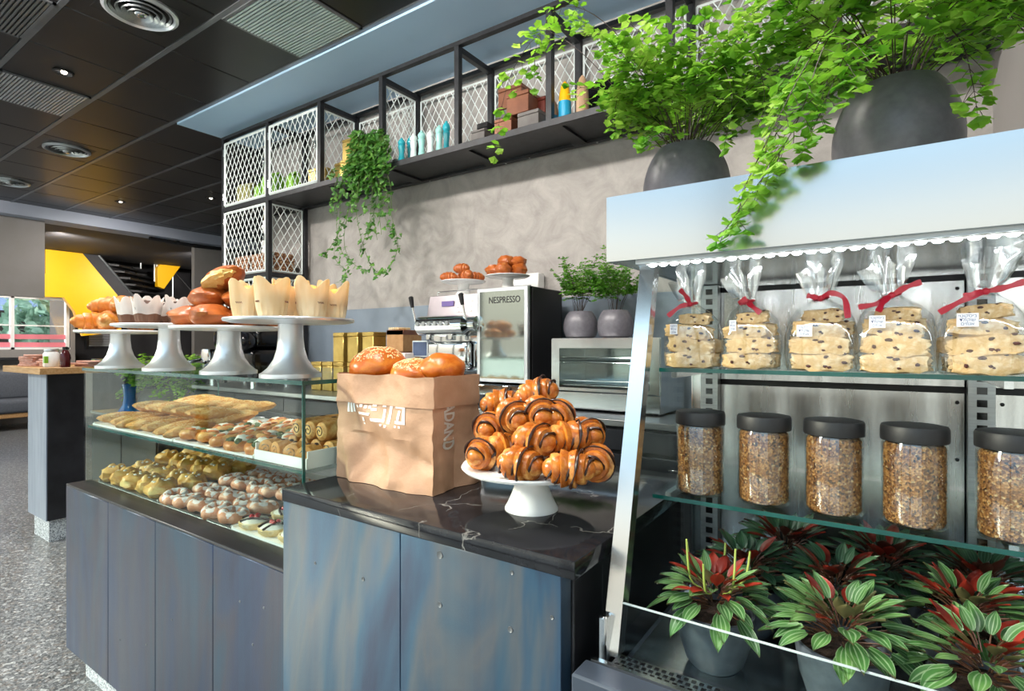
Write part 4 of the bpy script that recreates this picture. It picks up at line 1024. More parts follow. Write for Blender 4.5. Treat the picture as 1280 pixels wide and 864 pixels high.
def frond(ml, mst, P, leaf, g, bare=.3, blen=.1, nb=9, N=22, r0=.0013, dens=1.0, drop=.25):
    C = catmull(P, N); mst.tube(C, [r0 * (1 - .7 * i / N) for i in range(N + 1)], 5)
    for b in range(nb):
        f = bare + (1 - bare) * (b + .3) / nb; i = min(int(f * N), N - 1); p = C[i]; t = (C[i + 1] - C[max(i - 1, 0)]).normalized()
        side = t.cross(Vector((0, 0, 1))); side = side.normalized() if side.length > .15 else Vector((g.gauss(0, 1), g.gauss(0, 1), 0)).normalized()
        for sg in (-1, 1):
            L = blen * (1.12 - .85 * (f - bare) / (1 - bare)) * g.uniform(.75, 1.15); d = (t * .55 + side * sg * .9 + Vector((0, 0, g.uniform(-.2, .15)))).normalized()
            n = max(2, int(L / (leaf * .62) * dens)); q = p.copy(); pts = [q.copy()]
            for k in range(n):
                d = (d + Vector((0, 0, -drop * .32)) + t * .03).normalized(); q = q + d * (L / n); pts.append(q.copy())
                up = Vector((g.gauss(0, .45), g.gauss(0, .45) - .35, 1)).normalized(); w = d.cross(up).normalized()
                fan(ml, q, (d * .5 + w * (1 if k % 2 else -1)).normalized(), up, leaf * g.uniform(.7, 1.12))
            fan(ml, q, d, Vector((g.gauss(0, .4), -.3, 1)).normalized(), leaf * .95)
            mst.tube(pts, .0005, 4, cap=False)
    for k in range(3): fan(ml, C[-1], (C[-1] - C[-3]) + Vector((g.gauss(0, .3), g.gauss(0, .3), 0)) * .02, Vector((g.gauss(0, .4), -.4, 1)), leaf)
def arc(p, az, el, L, droop, n=6):
    q = Vector(p); out = [q.copy()]; e = el
    for k in range(n):
        q = q + Vector((math.cos(az) * math.cos(e), math.sin(az) * math.cos(e), math.sin(e))) * (L / n); e -= droop / n; out.append(q.copy())
    return out
def bowl_pot(name, o, R_, Hh, mt, rim=.72):
    m = MB(); pr = []
    for k in range(15):
        z = k / 14; w = math.sqrt(max(0, 1 - ((z - .44) * 1.2) ** 2 * 1.25)) if rim < .9 else 0
        pr.append((R_ * w, Hh * z))
    pr[0] = (R_ * .62, 0); r_in = pr[-1][0]
    pr += [(r_in - .006, Hh), (r_in - .004, Hh * .9), (.001, Hh * .88)]
    m.lathe(pr, 48, cap=False); m.lathe([(R_ * .62, 0), (.001, 0)], 48, cap=False); m.build('pot', mt, o)
    m = MB(); m.lathe([(r_in - .005, Hh * .9), (r_in * .5, Hh * .93), (.001, Hh * .94)], 32, cap=False); m.build('soil', m_soil, o); return r_in
def fern(loc, label, R_, Hh, fronds, leaf, seed, group, extra=(), mt=None, lm=None, blen=.1, nb=8, pot_mt=None, cat='fern', upright=.9, dens=1.0, Lr=(.22, .38), el=(55, 85), droop=(.6, 1.7), az=None):
    o = thing('potted_fern', label, cat, loc, 0, group); r = bowl_pot('pot', o, R_, Hh, pot_mt or m_pot); g = random.Random(seed); ml, mst = MB(), MB()
    for k in range(fronds):
        a = (2 * PI * k / fronds + g.uniform(-.3, .3)) if az is None else g.uniform(*az); rr = r * .6 * g.random()
        frond(ml, mst, arc((math.cos(a) * rr, math.sin(a) * rr, Hh * .9), a, R(g.uniform(*el)), g.uniform(*Lr), g.uniform(*droop)), leaf, g, g.uniform(.3, .5), blen, nb, dens=dens)
    for P in extra:
        kw = P[1] if isinstance(P, tuple) else {}; P = P[0] if isinstance(P, tuple) else P
        frond(ml, mst, [Vector(p) - Vector(loc) for p in P], kw.get('leaf', leaf * 1.2), g, kw.get('bare', .35), kw.get('blen', blen), kw.get('nb', nb), drop=kw.get('drop', .25))
    mst.build('stems', m_stem, o); f = ml.build('foliage', lm or m_fern, o, smooth=False, fixn=False); return o
TOPZ = 1.7325
P1, P2 = Vector((-.385, 1.3, TOPZ)), Vector((.02, 1.2, TOPZ))
px = lambda L: [on_y(u, v, y) for u, v, y in L]
fern(tuple(P1), 'lush maidenhair fern in a grey bowl pot, left on the fridge top', .1, .183, 36, .019, 3, 'maidenhair ferns on the fridge', blen=.095, nb=8, Lr=(.2, .35), el=(52, 88), droop=(.4, 1.7), extra=[
    (px([(845, 185, 1.3), (800, 150, 1.26), (760, 100, 1.22), (722, 62, 1.2), (680, 40, 1.2), (645, 80, 1.2), (628, 130, 1.2), (618, 195, 1.2)]), dict(leaf=.021, bare=.5, blen=.05, nb=10)),
    (px([(850, 185, 1.3), (800, 80, 1.25), (745, 20, 1.22), (700, 10, 1.2), (672, 50, 1.2), (668, 110, 1.2)]), dict(leaf=.019, bare=.45, blen=.05, nb=8)),
    (px([(850, 185, 1.3), (820, 110, 1.2), (790, 85, 1.17), (772, 120, 1.16), (768, 165, 1.16)]), dict(leaf=.018, bare=.4, blen=.045, nb=7)),
    (px([(860, 185, 1.3), (880, 110, 1.2), (900, 80, 1.15), (915, 120, 1.12), (905, 185, 1.11)]), dict(leaf=.019, bare=.35, blen=.05, nb=7)),
    (px([(860, 185, 1.3), (900, 90, 1.22), (935, 60, 1.18), (955, 110, 1.15), (950, 160, 1.14)]), dict(leaf=.02, bare=.35, blen=.055, nb=7)),
    (px([(855, 185, 1.3), (780, 60, 1.3), (740, 40, 1.32), (720, 20, 1.34)]), dict(leaf=.017, bare=.4, blen=.08, nb=8)),
    (px([(858, 185, 1.3), (840, 170, 1.18), (815, 165, 1.14), (800, 180, 1.13)]), dict(leaf=.018, bare=.3, blen=.05, nb=5))])
fern(tuple(P2), 'big maidenhair fern in a grey bowl pot, right on the fridge top', .1, .183, 30, .0195, 11, 'maidenhair ferns on the fridge', blen=.095, nb=8, Lr=(.22, .38), el=(45, 86), droop=(.6, 1.8), extra=[
    ([(.0, 1.15, 1.93), (-.04, 1.06, 2.0), (-.075, .98, 1.92), (-.105, .935, 1.8), (-.15, .925, 1.72), (-.222, .915, 1.62)], dict(leaf=.02, bare=.38, blen=.095, nb=12)),
    ([(.0, 1.15, 1.93), (-.06, 1.05, 1.98), (-.095, .97, 1.9), (-.14, .93, 1.79), (-.18, .92, 1.7), (-.19, .915, 1.64)], dict(leaf=.019, bare=.45, blen=.07, nb=9)),
    ([(.0, 1.15, 1.93), (-.03, 1.05, 1.96), (-.05, .96, 1.88), (-.075, .93, 1.8), (-.1, .92, 1.74)], dict(leaf=.019, bare=.45, blen=.07, nb=7)),
    (px([(1110, 95, 1.17), (1060, 40, 1.08), (1010, 60, 1.03), (985, 110, 1.0), (965, 190, .985)]), dict(leaf=.018, bare=.35, blen=.065, nb=9)),
    (px([(1120, 95, 1.17), (1165, 30, 1.1), (1200, 50, 1.07), (1215, 100, 1.06), (1222, 145, 1.06)]), dict(leaf=.02, bare=.35, blen=.05, nb=8)),
    (px([(1120, 95, 1.17), (1200, 0, 1.1), (1250, 10, 1.05), (1280, 40, 1.03)]), dict(leaf=.02, bare=.35, blen=.06, nb=8)),
    (px([(1110, 95, 1.17), (1070, 70, 1.08), (1040, 90, 1.05), (1025, 130, 1.04)]), dict(leaf=.02, bare=.3, blen=.05, nb=6)),
    (px([(1115, 95, 1.17), (1100, 50, 1.08), (1080, 60, 1.04), (1060, 85, 1.03)]), dict(leaf=.021, bare=.25, blen=.06, nb=6))])

# striped-leaf plants on the fridge deck
def leaf_sheet(m, p, d, up, L, W, cup=.18, bend=.5):
    d = d.normalized(); x = d.cross(up); x = x.normalized() if x.length > .05 else d.orthogonal().normalized(); n = x.cross(d).normalized()
    if n.z < 0: n = -n; x = -x
    def P(a, b):
        b = 1 - b
        w = W * (math.sin(PI * min(1, a * .93 + .07)) ** .85) * (1 - .35 * a) * 1.15 * (1 if a < 1 else 0); s = (b - .5) * 2
        return p + d * (L * a * (1 - .12 * bend * a)) + x * (s * w / 2) + n * (cup * W * s * s * .5 - bend * L * .34 * a * a)
    m.sheet(P, 7, 8)
def pep(loc, label, seed, dark=False, s=1.0, spikes=0, red=.2, tilt=0):
    o = thing('striped_leaf_plant', label, 'potted plant', loc, 0, 'striped leaf plants on the fridge deck'); g = random.Random(seed)
    m = MB(); m.lathe([(.042, 0), (.052, .012), (.064, .05), (.07, .088), (.0705, .104), (.066, .105), (.064, .092), (.001, .09)], 44, cap=False); m.lathe([(.042, 0), (.001, 0)], 44, cap=False); m.build('pot', m_potb, o)
    m = MB(); m.lathe([(.0635, .093), (.03, .097), (.001, .098)], 24, cap=False); m.build('soil', m_soil, o)
    ml, mr, mst = MB(), MB(), MB()
    for k in range(74):
        f = k / 73; a = k * 2.39996 + g.uniform(-.25, .25); el = R(-16 + 74 * f ** 1.2 + g.uniform(-12, 12)); st = (.016 + .042 * (1 - f)) * s
        c = Vector((math.cos(a) * .018, math.sin(a) * .018, .105 + .045 * f * s)); d = Vector((math.cos(a) * math.cos(el * .6), math.sin(a) * math.cos(el * .6), math.sin(el * .6) + .42)).normalized()
        e = c + d * st; dl = Vector((math.cos(a) * math.cos(el), math.sin(a) * math.cos(el), math.sin(el))); L = g.uniform(.05, .072) * s * (1 - .25 * f); W = L * g.uniform(.4, .5)
        mst.tube([c, c + d * st * .6 + Vector((0, 0, .002)), e], .0012, 5)
        up = Vector((0, 0, 1)) if abs(dl.z) < .8 else Vector((-math.cos(a), -math.sin(a), .3))
        isr = f > .55 and g.random() < red
        leaf_sheet(mr if isr else ml, e, dl, up, L, W, .25, g.uniform(.2, .8))
    mst.build('stems', mat('russet_stem', '5a2a20', '4a3a20', 30, .5) if 'russet_stem' not in bpy.data.materials else bpy.data.materials['russet_stem'], o); ml.build('foliage', m_pepd if dark else m_pep, o, fixn=False, ang=180)
    if len(mr.bm.verts): mr.build('red_leaves', m_pepr, o, fixn=False, ang=180)
    else: mr.bm.free()
    if spikes:
        m = MB()
        for k in range(spikes):
            a = 2 * PI * k / spikes + .5; b = g.uniform(.02, .05); h = g.uniform(.045, .075)
            m.tube(catmull([(math.cos(a) * .02, math.sin(a) * .02, .14), (math.cos(a) * (.02 + b), math.sin(a) * (.02 + b), .16), (math.cos(a) * (.02 + b * 1.3), math.sin(a) * (.02 + b * 1.3), .16 + h)], 8), [.0014 + .0008 * (1 - abs(i - 5) / 5) for i in range(9)], 6)
        m.build('flower_spikes', m_spike, o)
    return o
DZ = .8475
pep((-.262, 1.065, DZ), 'green and red plant with pale flower spikes, leftmost in front', 5, spikes=6, red=.4)
pep((-.055, 1.06, DZ), 'pale striped leaf plant in the middle of the front row', 8, red=.12, s=1.08)
pep((.128, 1.06, DZ), 'striped leaf plant with red leaves at the front right', 13, red=.3, s=1.05)
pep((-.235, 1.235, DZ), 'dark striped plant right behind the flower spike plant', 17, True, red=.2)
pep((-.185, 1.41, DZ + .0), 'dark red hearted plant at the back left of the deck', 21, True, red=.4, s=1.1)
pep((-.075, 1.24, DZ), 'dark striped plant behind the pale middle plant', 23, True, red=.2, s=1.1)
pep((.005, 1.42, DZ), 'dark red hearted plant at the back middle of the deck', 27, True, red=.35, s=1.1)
pep((.125, 1.25, DZ), 'striped plant with crimson leaves behind the front right one', 31, False, red=.4)
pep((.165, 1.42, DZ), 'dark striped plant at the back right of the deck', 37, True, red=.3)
# ------------------------------------------------------------------ back counter
YB, ZB = 2.25, 1.12
bc = thing('back_counter', 'long steel back counter with dark doors along the concrete wall', 'counter', (-2.2, 2.56, 0))
B = lambda *a, name='panel', mt=m_steel, **k: mbox(*a, **k).build(name, mt, bc, world=True)
m_door = mat('dark_steel_door', '3a3d42', '2e3136', 3, .35, .6)
B(-4.8, YB, ZB - .03, .35, 2.883, ZB, b=.003, name='steel_top', mt=m_steel_dull)
B(-4.78, YB + .03, .1, .34, 2.87, ZB - .03, name='carcass', mt=m_blackmatt)
for k in range(8):
    x0 = -4.78 + k * .64; B(x0 + .004, YB + .01, ZB - .135, x0 + .636, YB + .03, ZB - .045, b=.002, name='drawer', mt=m_door)
    q = B(x0 + .004, YB + .012, .14, x0 + .636, YB + .03, ZB - .155, b=.002, name='door', mt=m_door)
    mbox(x0 + .2, YB - .01, ZB - .2, x0 + .44, YB + .004, ZB - .19, b=.002).build('handle', m_steel, q, world=True)
B(-4.75, YB + .08, 0, .3, 2.8, .1, name='plinth', mt=m_blackmatt)

# ------------------------------------------------------------------ capsule coffee machine
m_mirror = mat('grey_mirror_glass', 'aab4b0', rough=.06, metal=.9)
m_pinksteel = mat('pale_rosy_steel', 'c9bfc2', 'b9b0b4', 5, .3, .8)
MX0, MX1, MX2, MY = -2.27, -1.866, -1.53, 2.4
em = thing('coffee_machine', 'steel capsule coffee machine with mirrored milk cooler on the back counter', 'coffee machine', (-1.9, 2.55, ZB))
B = lambda *a, name='panel', mt=m_steel, **k: mbox(*a, **k).build(name, mt, em, world=True)
B(MX0, MY + .04, 1.245, MX1 - .003, 2.76, 1.75, b=.012, seg=3, name='brew_housing', mt=m_chrome)
m = MB(); m.prism([(MX0 + .01, MY - .0, 1.6), (MX1 - .01, MY - .0, 1.6), (MX1 - .01, MY + .035, 1.745), (MX0 + .01, MY + .035, 1.745)], (0, .03, .0)); m.build('control_panel', m_pinksteel, em, world=True)
def capsule(x0, x1, y, z, r, n, name, mt):
    m = MB(); P = [(x0 + (x1 - x0) * k / 12, y, z) for k in range(13)]; m.tube(P, [r * min(1, (1 - abs(k / 6 - 1) ** 6) ** .5 + .35) for k in range(13)], 24); return m.build(name, mt, em, world=True)
capsule(MX0 - .03, MX1 - .02, MY - .035, 1.565, .058, 0, 'brew_head', m_chrome)
capsule(MX1 - .07, MX1 + .02, MY - .02, 1.57, .045, 0, 'brew_head', m_chrome)
m = MB()
for k in range(6):
    m.cyl((MX0 + .03 + k * .045, MY - .092, 1.575), (MX0 + .03 + k * .045, MY - .1, 1.575), .013, n=16)
m.build('round_button', m_steel_dull, em, world=True)
for x in (MX0 + .06, MX0 + .23): mbox(x, MY - .06, 1.48, x + .035, MY - .02, 1.52, b=.006).build('spout', m_chrome, em, world=True)
B(MX0 + .02, MY - .01, 1.31, MX1 - .05, MY + .06, 1.475, b=.02, seg=3, name='capsule_bin', mt=m_chrome)
m = MB(); m.tube(catmull([(MX1 - .045, MY - .01, 1.47), (MX1 - .045, MY - .05, 1.45), (MX1 - .045, MY - .05, 1.36), (MX1 - .045, MY - .01, 1.34)], 12), .009, 10); m.build('bin_handle', m_chrome, em, world=True)
B(MX0 + .01, MY + .0, 1.246, MX1 - .01, MY + .05, 1.3, name='cup_recess', mt=m_door)
for x in (MX0 - .035, MX1 - .055):
    m = MB(); m.cyl((x + .02, MY - .05, 1.55), (x, MY - .07, 1.68), .0075, .006, 12); q = m.build('lever', m_chrome, em, world=True)
    m = MB(); m.tube([(x, MY - .07, 1.675), (x - .003, MY - .073, 1.70), (x - .007, MY - .077, 1.735), (x - .008, MY - .078, 1.742)], [.01, .013, .015, .008], 14); m.build('grip', m_blackmatt, q, world=True)
m = MB()
for a in range(4):
    for b in range(3): z = 1.64 + b * .03; m.box(MX1 - .17 + a * .032, MY + (z - 1.6) * .24 - .004, z, MX1 - .15 + a * .032, MY + (z - 1.6) * .24 + .003, z + .014, b=.003)
m.build('push_button', m_white, em, world=True)
B(MX0 + .12, MY + .014, 1.68, MX0 + .21, MY + .02, 1.71, name='display', mt=mat('violet_display', '6a5a92', rough=.3))
# milk cooler with mirrored door
B(MX1, MY + .012, 1.245, MX2, 2.76, 1.765, b=.004, name='cooler_body', mt=m_blackgloss)
q = B(MX1, MY - .012, 1.25, MX2, MY + .012, 1.765, b=.003, name='cooler_door', mt=m_alu)
mbox(MX1 + .022, MY - .0135, 1.27, MX2 - .022, MY - .0115, 1.745).build('mirror_panel', m_mirror, q, world=True)
m = MB(); m.text('NESPRESSO', .05, Matrix.Translation(((MX1 + MX2) / 2 + .02, MY - .0145, 1.695)) @ Matrix.Rotation(R(90), 4, 'X'), .0005, bold=.0002, sx=.82); m.build('lettering', m_blackmatt, q, world=True, fixn=False)
B(MX0 - .01, MY - .09, 1.185, MX2 + .0, 2.74, 1.243, b=.006, name='drip_tray', mt=m_chrome)
B(MX2 - .001, MY + .03, 1.2, MX2 + .006, 2.74, 1.76, name='side_cover', mt=m_blackmatt)
for x in (MX0 + .03, MX1, MX2 - .05):
    for y in (MY - .03, 2.68): m = MB(); m.lathe([(.022, ZB + .001), (.022, ZB + .01), (.016, ZB + .014), (.016, 1.186)], 16, c=(x, y, 0)); m.build('foot', m_blackmatt, em, world=True)
m = MB(); m.tube([(MX0 + .03, MY + .08, 1.75), (MX0 + .03, MY + .08, 1.775), (MX1 - .03, MY + .08, 1.775), (MX1 - .03, MY + .08, 1.75)], .004, 8); m.build('cup_rail', m_chrome, em, world=True)
# stands on the machine
def wstand(x, y, z, r, h, label):
    o = thing('cake_stand', label, 'cake stand', (x, y, z), 0, 'white stands on the coffee machine')
    m = MB(); m.lathe([(r * .42, 0), (r * .42, .004), (r * .3, .018), (r * .24, h * .5), (r * .26, h - .014)], 32); m.build('pedestal', m_white, o)
    m = MB(); m.lathe([(r * .25, h - .016), (r * .9, h - .01), (r, h - .003), (r, h), (r * .95, h - .002), (.001, h - .004)], 40, cap=False); m.build('plate', m_white, o)
SA, SB = (-2.104, 2.56), (-1.775, 2.56)
wstand(*SA, 1.7505, .137, .09, 'left white cake stand on top of the coffee machine'); wstand(*SB, 1.7655, .127, .085, 'right white cake stand on top of the milk cooler')
small = Kind(lambda: crs('s', .11, .031, m_brioche, .5, 5, .2, None, 'small croissants on the coffee machine stand'))
for x, y, z, rz, l in ((-.075, -.05, 0, .5, 'front left'), (.07, -.06, 0, -.4, 'front right'), (-.06, .06, 0, 2, 'back left'), (.065, .05, 0, 1.2, 'back right'), (0, -.02, .05, .2, 'topmost')):
    small((SA[0] + x, SA[1] + y, 1.838 + z), rz, '%s small brown croissant on the left stand of the coffee machine' % l, 1.0)
def mk_knot():
    o = thing('brown_knot_bun', '', 'bread', group='brown knot buns on the coffee machine stand')
    m = MB(); m.blob((0, 0, .032), (.05, .045, .035), 22, 14, amp=.2, fr=6, flat=-.032, fn=lambda p, q: q * (1 + .1 * math.sin(math.atan2(p.y, p.x) * 2 + p.z * 5) * (1 - abs(p.z)))); m.build('bun', m_brioche, o); return o
knot = Kind(mk_knot)
for x, y, z, rz, l in ((-.07, -.04, 0, .5, 'front left'), (.02, -.075, 0, -.4, 'front'), (.08, .0, 0, 2, 'right'), (-.04, .06, 0, 1.2, 'back'), (0, -.015, .05, .2, 'topmost left'), (.055, .02, .045, .9, 'topmost right')):
    knot((SB[0] + x, SB[1] + y, 1.8475 + z), rz, '%s brown knot bun on the right stand of the coffee machine' % l, 1.0)
wb = thing('white_box', 'small white box fixed to the wall behind the coffee machine', 'box', tuple(on_y(660, 355, 2.85)))
mbox(-.11, -.04, -.06, .1, .034, .06, b=.006).build('box_body', m_white, wb)
mbox(-.09, -.042, -.03, .05, -.039, -.012).build('slot', m_steel_dull, wb)

# ------------------------------------------------------------------ toaster oven
TX0, TX1, TY = -1.418, -.84, 2.45
to = thing('toaster_oven', 'steel toaster oven with glass door beside the coffee machine', 'oven', ((TX0 + TX1) / 2, 2.63, ZB))
B = lambda *a, name='panel', mt=m_steel, **k: mbox(*a, **k).build(name, mt, to, world=True)
Z0, Z1 = ZB + .012, 1.487
m = MB(); m.box(TX0, TY, Z0, TX1, 2.8, Z0 + .03); m.box(TX0, TY, Z1 - .025, TX1, 2.8, Z1); m.box(TX0, TY, Z0 + .03, TX0 + .025, 2.8, Z1 - .025); m.box(TX1 - .025, TY, Z0 + .03, TX1, 2.8, Z1 - .025); m.box(TX0 + .025, 2.78, Z0 + .03, TX1 - .025, 2.8, Z1 - .025)
m.build('oven_body', m_steel, to, world=True, smooth=False)
B(TX0 - .001, TY - .012, Z0 + .002, TX1 + .001, TY, Z0 + .085, b=.003, name='lower_panel')
q = B(TX0 + .004, TY - .014, Z0 + .09, TX0 + .05, TY - .001, Z1 - .004, name='door_frame'); 
B(TX1 - .05, TY - .014, Z0 + .09, TX1 - .004, TY - .001, Z1 - .004, name='door_frame'); B(TX0 + .05, TY - .014, Z1 - .05, TX1 - .05, TY - .001, Z1 - .004, name='door_frame'); B(TX0 + .05, TY - .014, Z0 + .09, TX1 - .05, TY - .001, Z0 + .105, name='door_frame')
B(TX0 + .05, TY - .009, Z0 + .105, TX1 - .05, TY - .005, Z1 - .05, name='door_glass', mt=m_glass)
for z in (Z0 + .12, Z0 + .235):
    m = MB()
    for k in range(26): m.cyl((TX0 + .03 + k * .02, TY + .012, z), (TX0 + .03 + k * .02, 2.77, z), .002, n=6)
    for y in (TY + .012, TY + .15, 2.76): m.cyl((TX0 + .026, y, z - .003), (TX1 - .026, y, z - .003), .0035, n=8)
    m.cyl((TX0 + .026, TY + .012, z + .022), (TX1 - .026, TY + .012, z + .022), .003, n=8)
    m.build('wire_rack', m_chrome, to, world=True)
m = MB()
for x in (TX0 + .04, TX1 - .04):
    for y in (TY + .04, 2.76): m.cyl((x, y, ZB + .001), (x, y, Z0), .014, n=14)
m.build('foot', m_blackmatt, to, world=True)
for (u, x, l, sd) in ((720, -1.34, 'feathery fern in a round dark pot at the left end of the toaster oven', 41), (763, -1.14, 'feathery fern in a dark pot on the toaster oven, half behind the fridge', 43)):
    fern((x, 2.62, Z1 + .0005), l, .092, .145, 17, .0105, sd, 'feathery ferns on the toaster oven', mt=m_fern2, lm=m_fern2, blen=.075, nb=10, Lr=(.2, .36), el=(66, 90), droop=(.2, 1.2), dens=1.3)

# ------------------------------------------------------------------ tins, boxes and the like on the back counter
def mk_tin(w, h):
    def f():
        o = thing('gold_tin', '', 'tin', group='gold tins'); m = MB(); m.box(-w / 2, -w / 2, 0, w / 2, w / 2, h * .86, b=.004); m.build('tin_body', m_gold, o)
        m = MB(); m.box(-w / 2 - .0015, -w / 2 - .0015, h * .86, w / 2 + .0015, w / 2 + .0015, h, b=.004); m.build('lid', m_gold, o); return o
    return f
tinB = Kind(mk_tin(.115, .21)); tinS = Kind(mk_tin(.088, .155))
for i, (u, n) in enumerate(((431, 2), (449, 2), (468, 2), (403, 1), (413, 1))):
    x = on_y(u, 450, 2.55).x
    if i == 4: x = on_y(403, 450, 2.55).x + .13
    for k in range(n): tinB((x, 2.55, ZB + .001 + k * .211), R(rnd.uniform(-4, 4)), '%s gold tin of the %s stack from the left behind the paper bag' % (('lower', 'upper')[k], ORD[(2, 3, 4, 0, 1)[i]]))
def mk_kraft():
    o = thing('kraft_box', '', 'box', group='kraft boxes behind the paper bag'); m = MB(); m.box(-.07, -.1, 0, .07, .1, .142, b=.002); m.build('box_body', m_kraft, o)
    m = MB(); m.box(-.0708, -.1, .11, .0708, .1008, .1435, b=.002); m.build('lid', m_copper, o); return o
kb = Kind(mk_kraft); bx = on_y(500, 430, 2.6).x
for k in range(3): kb((bx, 2.64, ZB + .001 + k * .1445), .06 * k, '%s kraft box of the stack behind the sesame bun' % ('bottom', 'middle', 'top')[k])
m = MB()
jt = tag(m.origin_build('sugar_sticks', m_kraft, (0, 0, 0)) if False else thing('bread_sticks', 'row of pale sticks lying on the top kraft box', 'sticks', (bx, 2.6, ZB + .4355)), 'row of pale sticks lying on the top kraft box', 'sticks')
m.bm.free(); m = MB()
for k in range(5): m.cyl((-.04 + k * .02, -.06, .008), (-.04 + k * .02, .05, .008), .008, n=10)
m.build('stick', m_tulip, jt)
p = on_y(526, 440, 2.42)
sg = thing('menu_stand', 'small dark framed sign on a stand left of the coffee machine', 'sign', (p.x, 2.42, ZB))
m = MB(); m.box(-.05, -.04, .0, .05, .04, .008, b=.003); m.cyl((0, 0, .008), (0, 0, .27), .006, n=12); m.build('stand', m_steel, sg)
mbox(-.065, -.008, .26, .065, .006, .36, b=.003).build('frame', m_alu, sg); mbox(-.057, -.0095, .268, .057, -.0075, .352).build('dark_card', mat('slate_blue_card', '3c4a66', '4b5a78', 12, .5), sg)
p = on_y(503, 445, 2.36)
nb_ = thing('napkin_dispenser', 'white napkin dispenser in front of the kraft boxes', 'napkin dispenser', (p.x, 2.38, ZB))
mbox(-.05, -.05, 0, .05, .05, .24, b=.006).build('holder', m_steel, nb_); mbox(-.045, -.045, .24, .045, .045, .285, b=.004).build('napkin', m_wpaper, nb_)

# ------------------------------------------------------------------ black espresso machine behind the pastry case
be = thing('espresso_machine', 'glossy black espresso machine with chrome top behind the pastry case', 'coffee machine', (-4.28, 2.42, ZB))
mbox(-.36, -.16, .06, .36, .24, .3, b=.04, seg=4).build('body', m_blackgloss, be)
mbox(-.33, -.1, .3, .33, .22, .46, b=.05, seg=4).build('upper_body', m_blackgloss, be)
m = MB(); m.box(-.32, -.12, .46, .32, .2, .478, b=.006); 
for x in (-.3, 0, .3): m.cyl((x, -.1, .478), (x, -.1, .54), .006, n=10)
m.tube([(-.3, .18, .54), (-.3, -.1, .54), (.3, -.1, .54), (.3, .18, .54)], .008, 10); m.build('chrome_rail', m_chrome, be)
for x in (-.2, .06):
    m = MB(); m.lathe([(.05, .3), (.055, .26), (.055, .2), (.03, .19)], 24, c=(x, -.19, 0)); m.cyl((x, -.24, .22), (x, -.34, .2), .012, .015, 12); m.build('group_head', m_chrome, be)
m = MB(); m.blob((.26, -.16, .36), (.1, .09, .09), 24, 14); m.build('hopper', mat('smoked_dome', '15151a', rough=.05), be)
m = MB()
for x in (-.3, .3):
    for y in (-.1, .18): m.cyl((x, y, 0), (x, y, .065), .025, n=16)
m.build('foot', m_chrome, be)
# low cabinet at the end with fern and blue vase
lc = thing('low_cabinet', 'low black cabinet carrying the fern pot at the end of the counter', 'cabinet', (-5.75, 2.42, 0))
mbox(-.7, -.32, .08, .7, .32, .78, b=.004).build('cabinet_body', m_steelblk, lc); mbox(-.72, -.34, .78, .72, .34, .805, b=.004).build('top', m_steel_dull, lc)
for k in range(2): mbox(-.69 + k * .7, -.335, .1, -.01 + k * .7, -.32, .77, b=.003).build('door', m_blackmatt, lc)
mbox(-.66, -.28, 0, .66, .28, .08).build('plinth', m_blackmatt, lc)
fern((-5.66, 2.38, .806), 'bushy fern in a wide grey pot behind the pastry case', .19, .24, 26, .03, 55, 'fern at the end of the counter', blen=.16, nb=8, Lr=(.35, .6), el=(30, 85), droop=(.8, 2.3), pot_mt=mat('pale_grey_pot', '7d8288', '74797f', 30, .5))
sp_ = thing('partition_panel', 'dark low partition panel behind the fern pot and blue vase', 'partition', (-6.4, 3.2, 0))
mbox(-3.4, -.02, .05, 1.4, .02, 1.22, b=.004).build('panel', m_steelblk, sp_); mbox(-3.42, -.03, 1.22, 1.42, .03, 1.25, b=.004).build('cap_rail', m_steel_dull, sp_)
for x in (-3.2, -1.0, 1.2): mbox(x, -.1, 0, x + .06, .1, .05, b=.004).build('foot', m_black, sp_)
vs = thing('blue_vase', 'bright blue flared vase beside the grey fern pot', 'vase', (-5.72, 2.14, .806))
m = MB(); m.lathe([(.1, 0), (.1, .02), (.085, .05), (.055, .1), (.045, .17), (.05, .24), (.06, .29), (.055, .29), (.04, .24), (.001, .235)], 36, cap=False); m.lathe([(.1, 0), (.001, 0)], 36, cap=False); m.build('vase_body', mat('glazed_blue', '1f7fd2', '1668bc', 8, .12), vs)

# ------------------------------------------------------------------ wall shelf of black tubes and mesh
YS, YW_, ZS0, ZS1 = 2.5, 2.868, 2.63, 3.25
PXS = [-4.78, -4.10, -3.43, -2.77, -2.11, -1.47, -.82, -.17, .34]
sh = thing('wall_shelf', 'long black tube shelf with mesh doors high on the concrete wall', 'shelf', (-2.2, 2.7, ZS0))
T = .036
def bar(name, *a): return mbox(*a, b=.002).build(name, m_black, sh, world=True)
for i, x in enumerate(PXS):
    z0 = ZB + .001 if i < 2 else ZS0
    bar('post', x - T / 2, YS, z0, x + T / 2, YS + T, ZS1); bar('post', x - T / 2, YW_ - T, z0, x + T / 2, YW_, ZS1)
    bar('cross_rail', x - T / 2, YS + T, ZS1 - T, x + T / 2, YW_ - T, ZS1); bar('cross_rail', x - T / 2, YS + T, ZS0, x + T / 2, YW_ - T, ZS0 + T)
X0, X1 = PXS[0] - T / 2, PXS[-1] + T / 2
for y in (YS - .001, YW_ - T - .001):
    bar('long_rail', X0, y, ZS1 - .001, X1, y + T + .002, ZS1 + T - .01); bar('long_rail', X0, y, ZS0 - .012, X1, y + T + .002, ZS0 + .026)
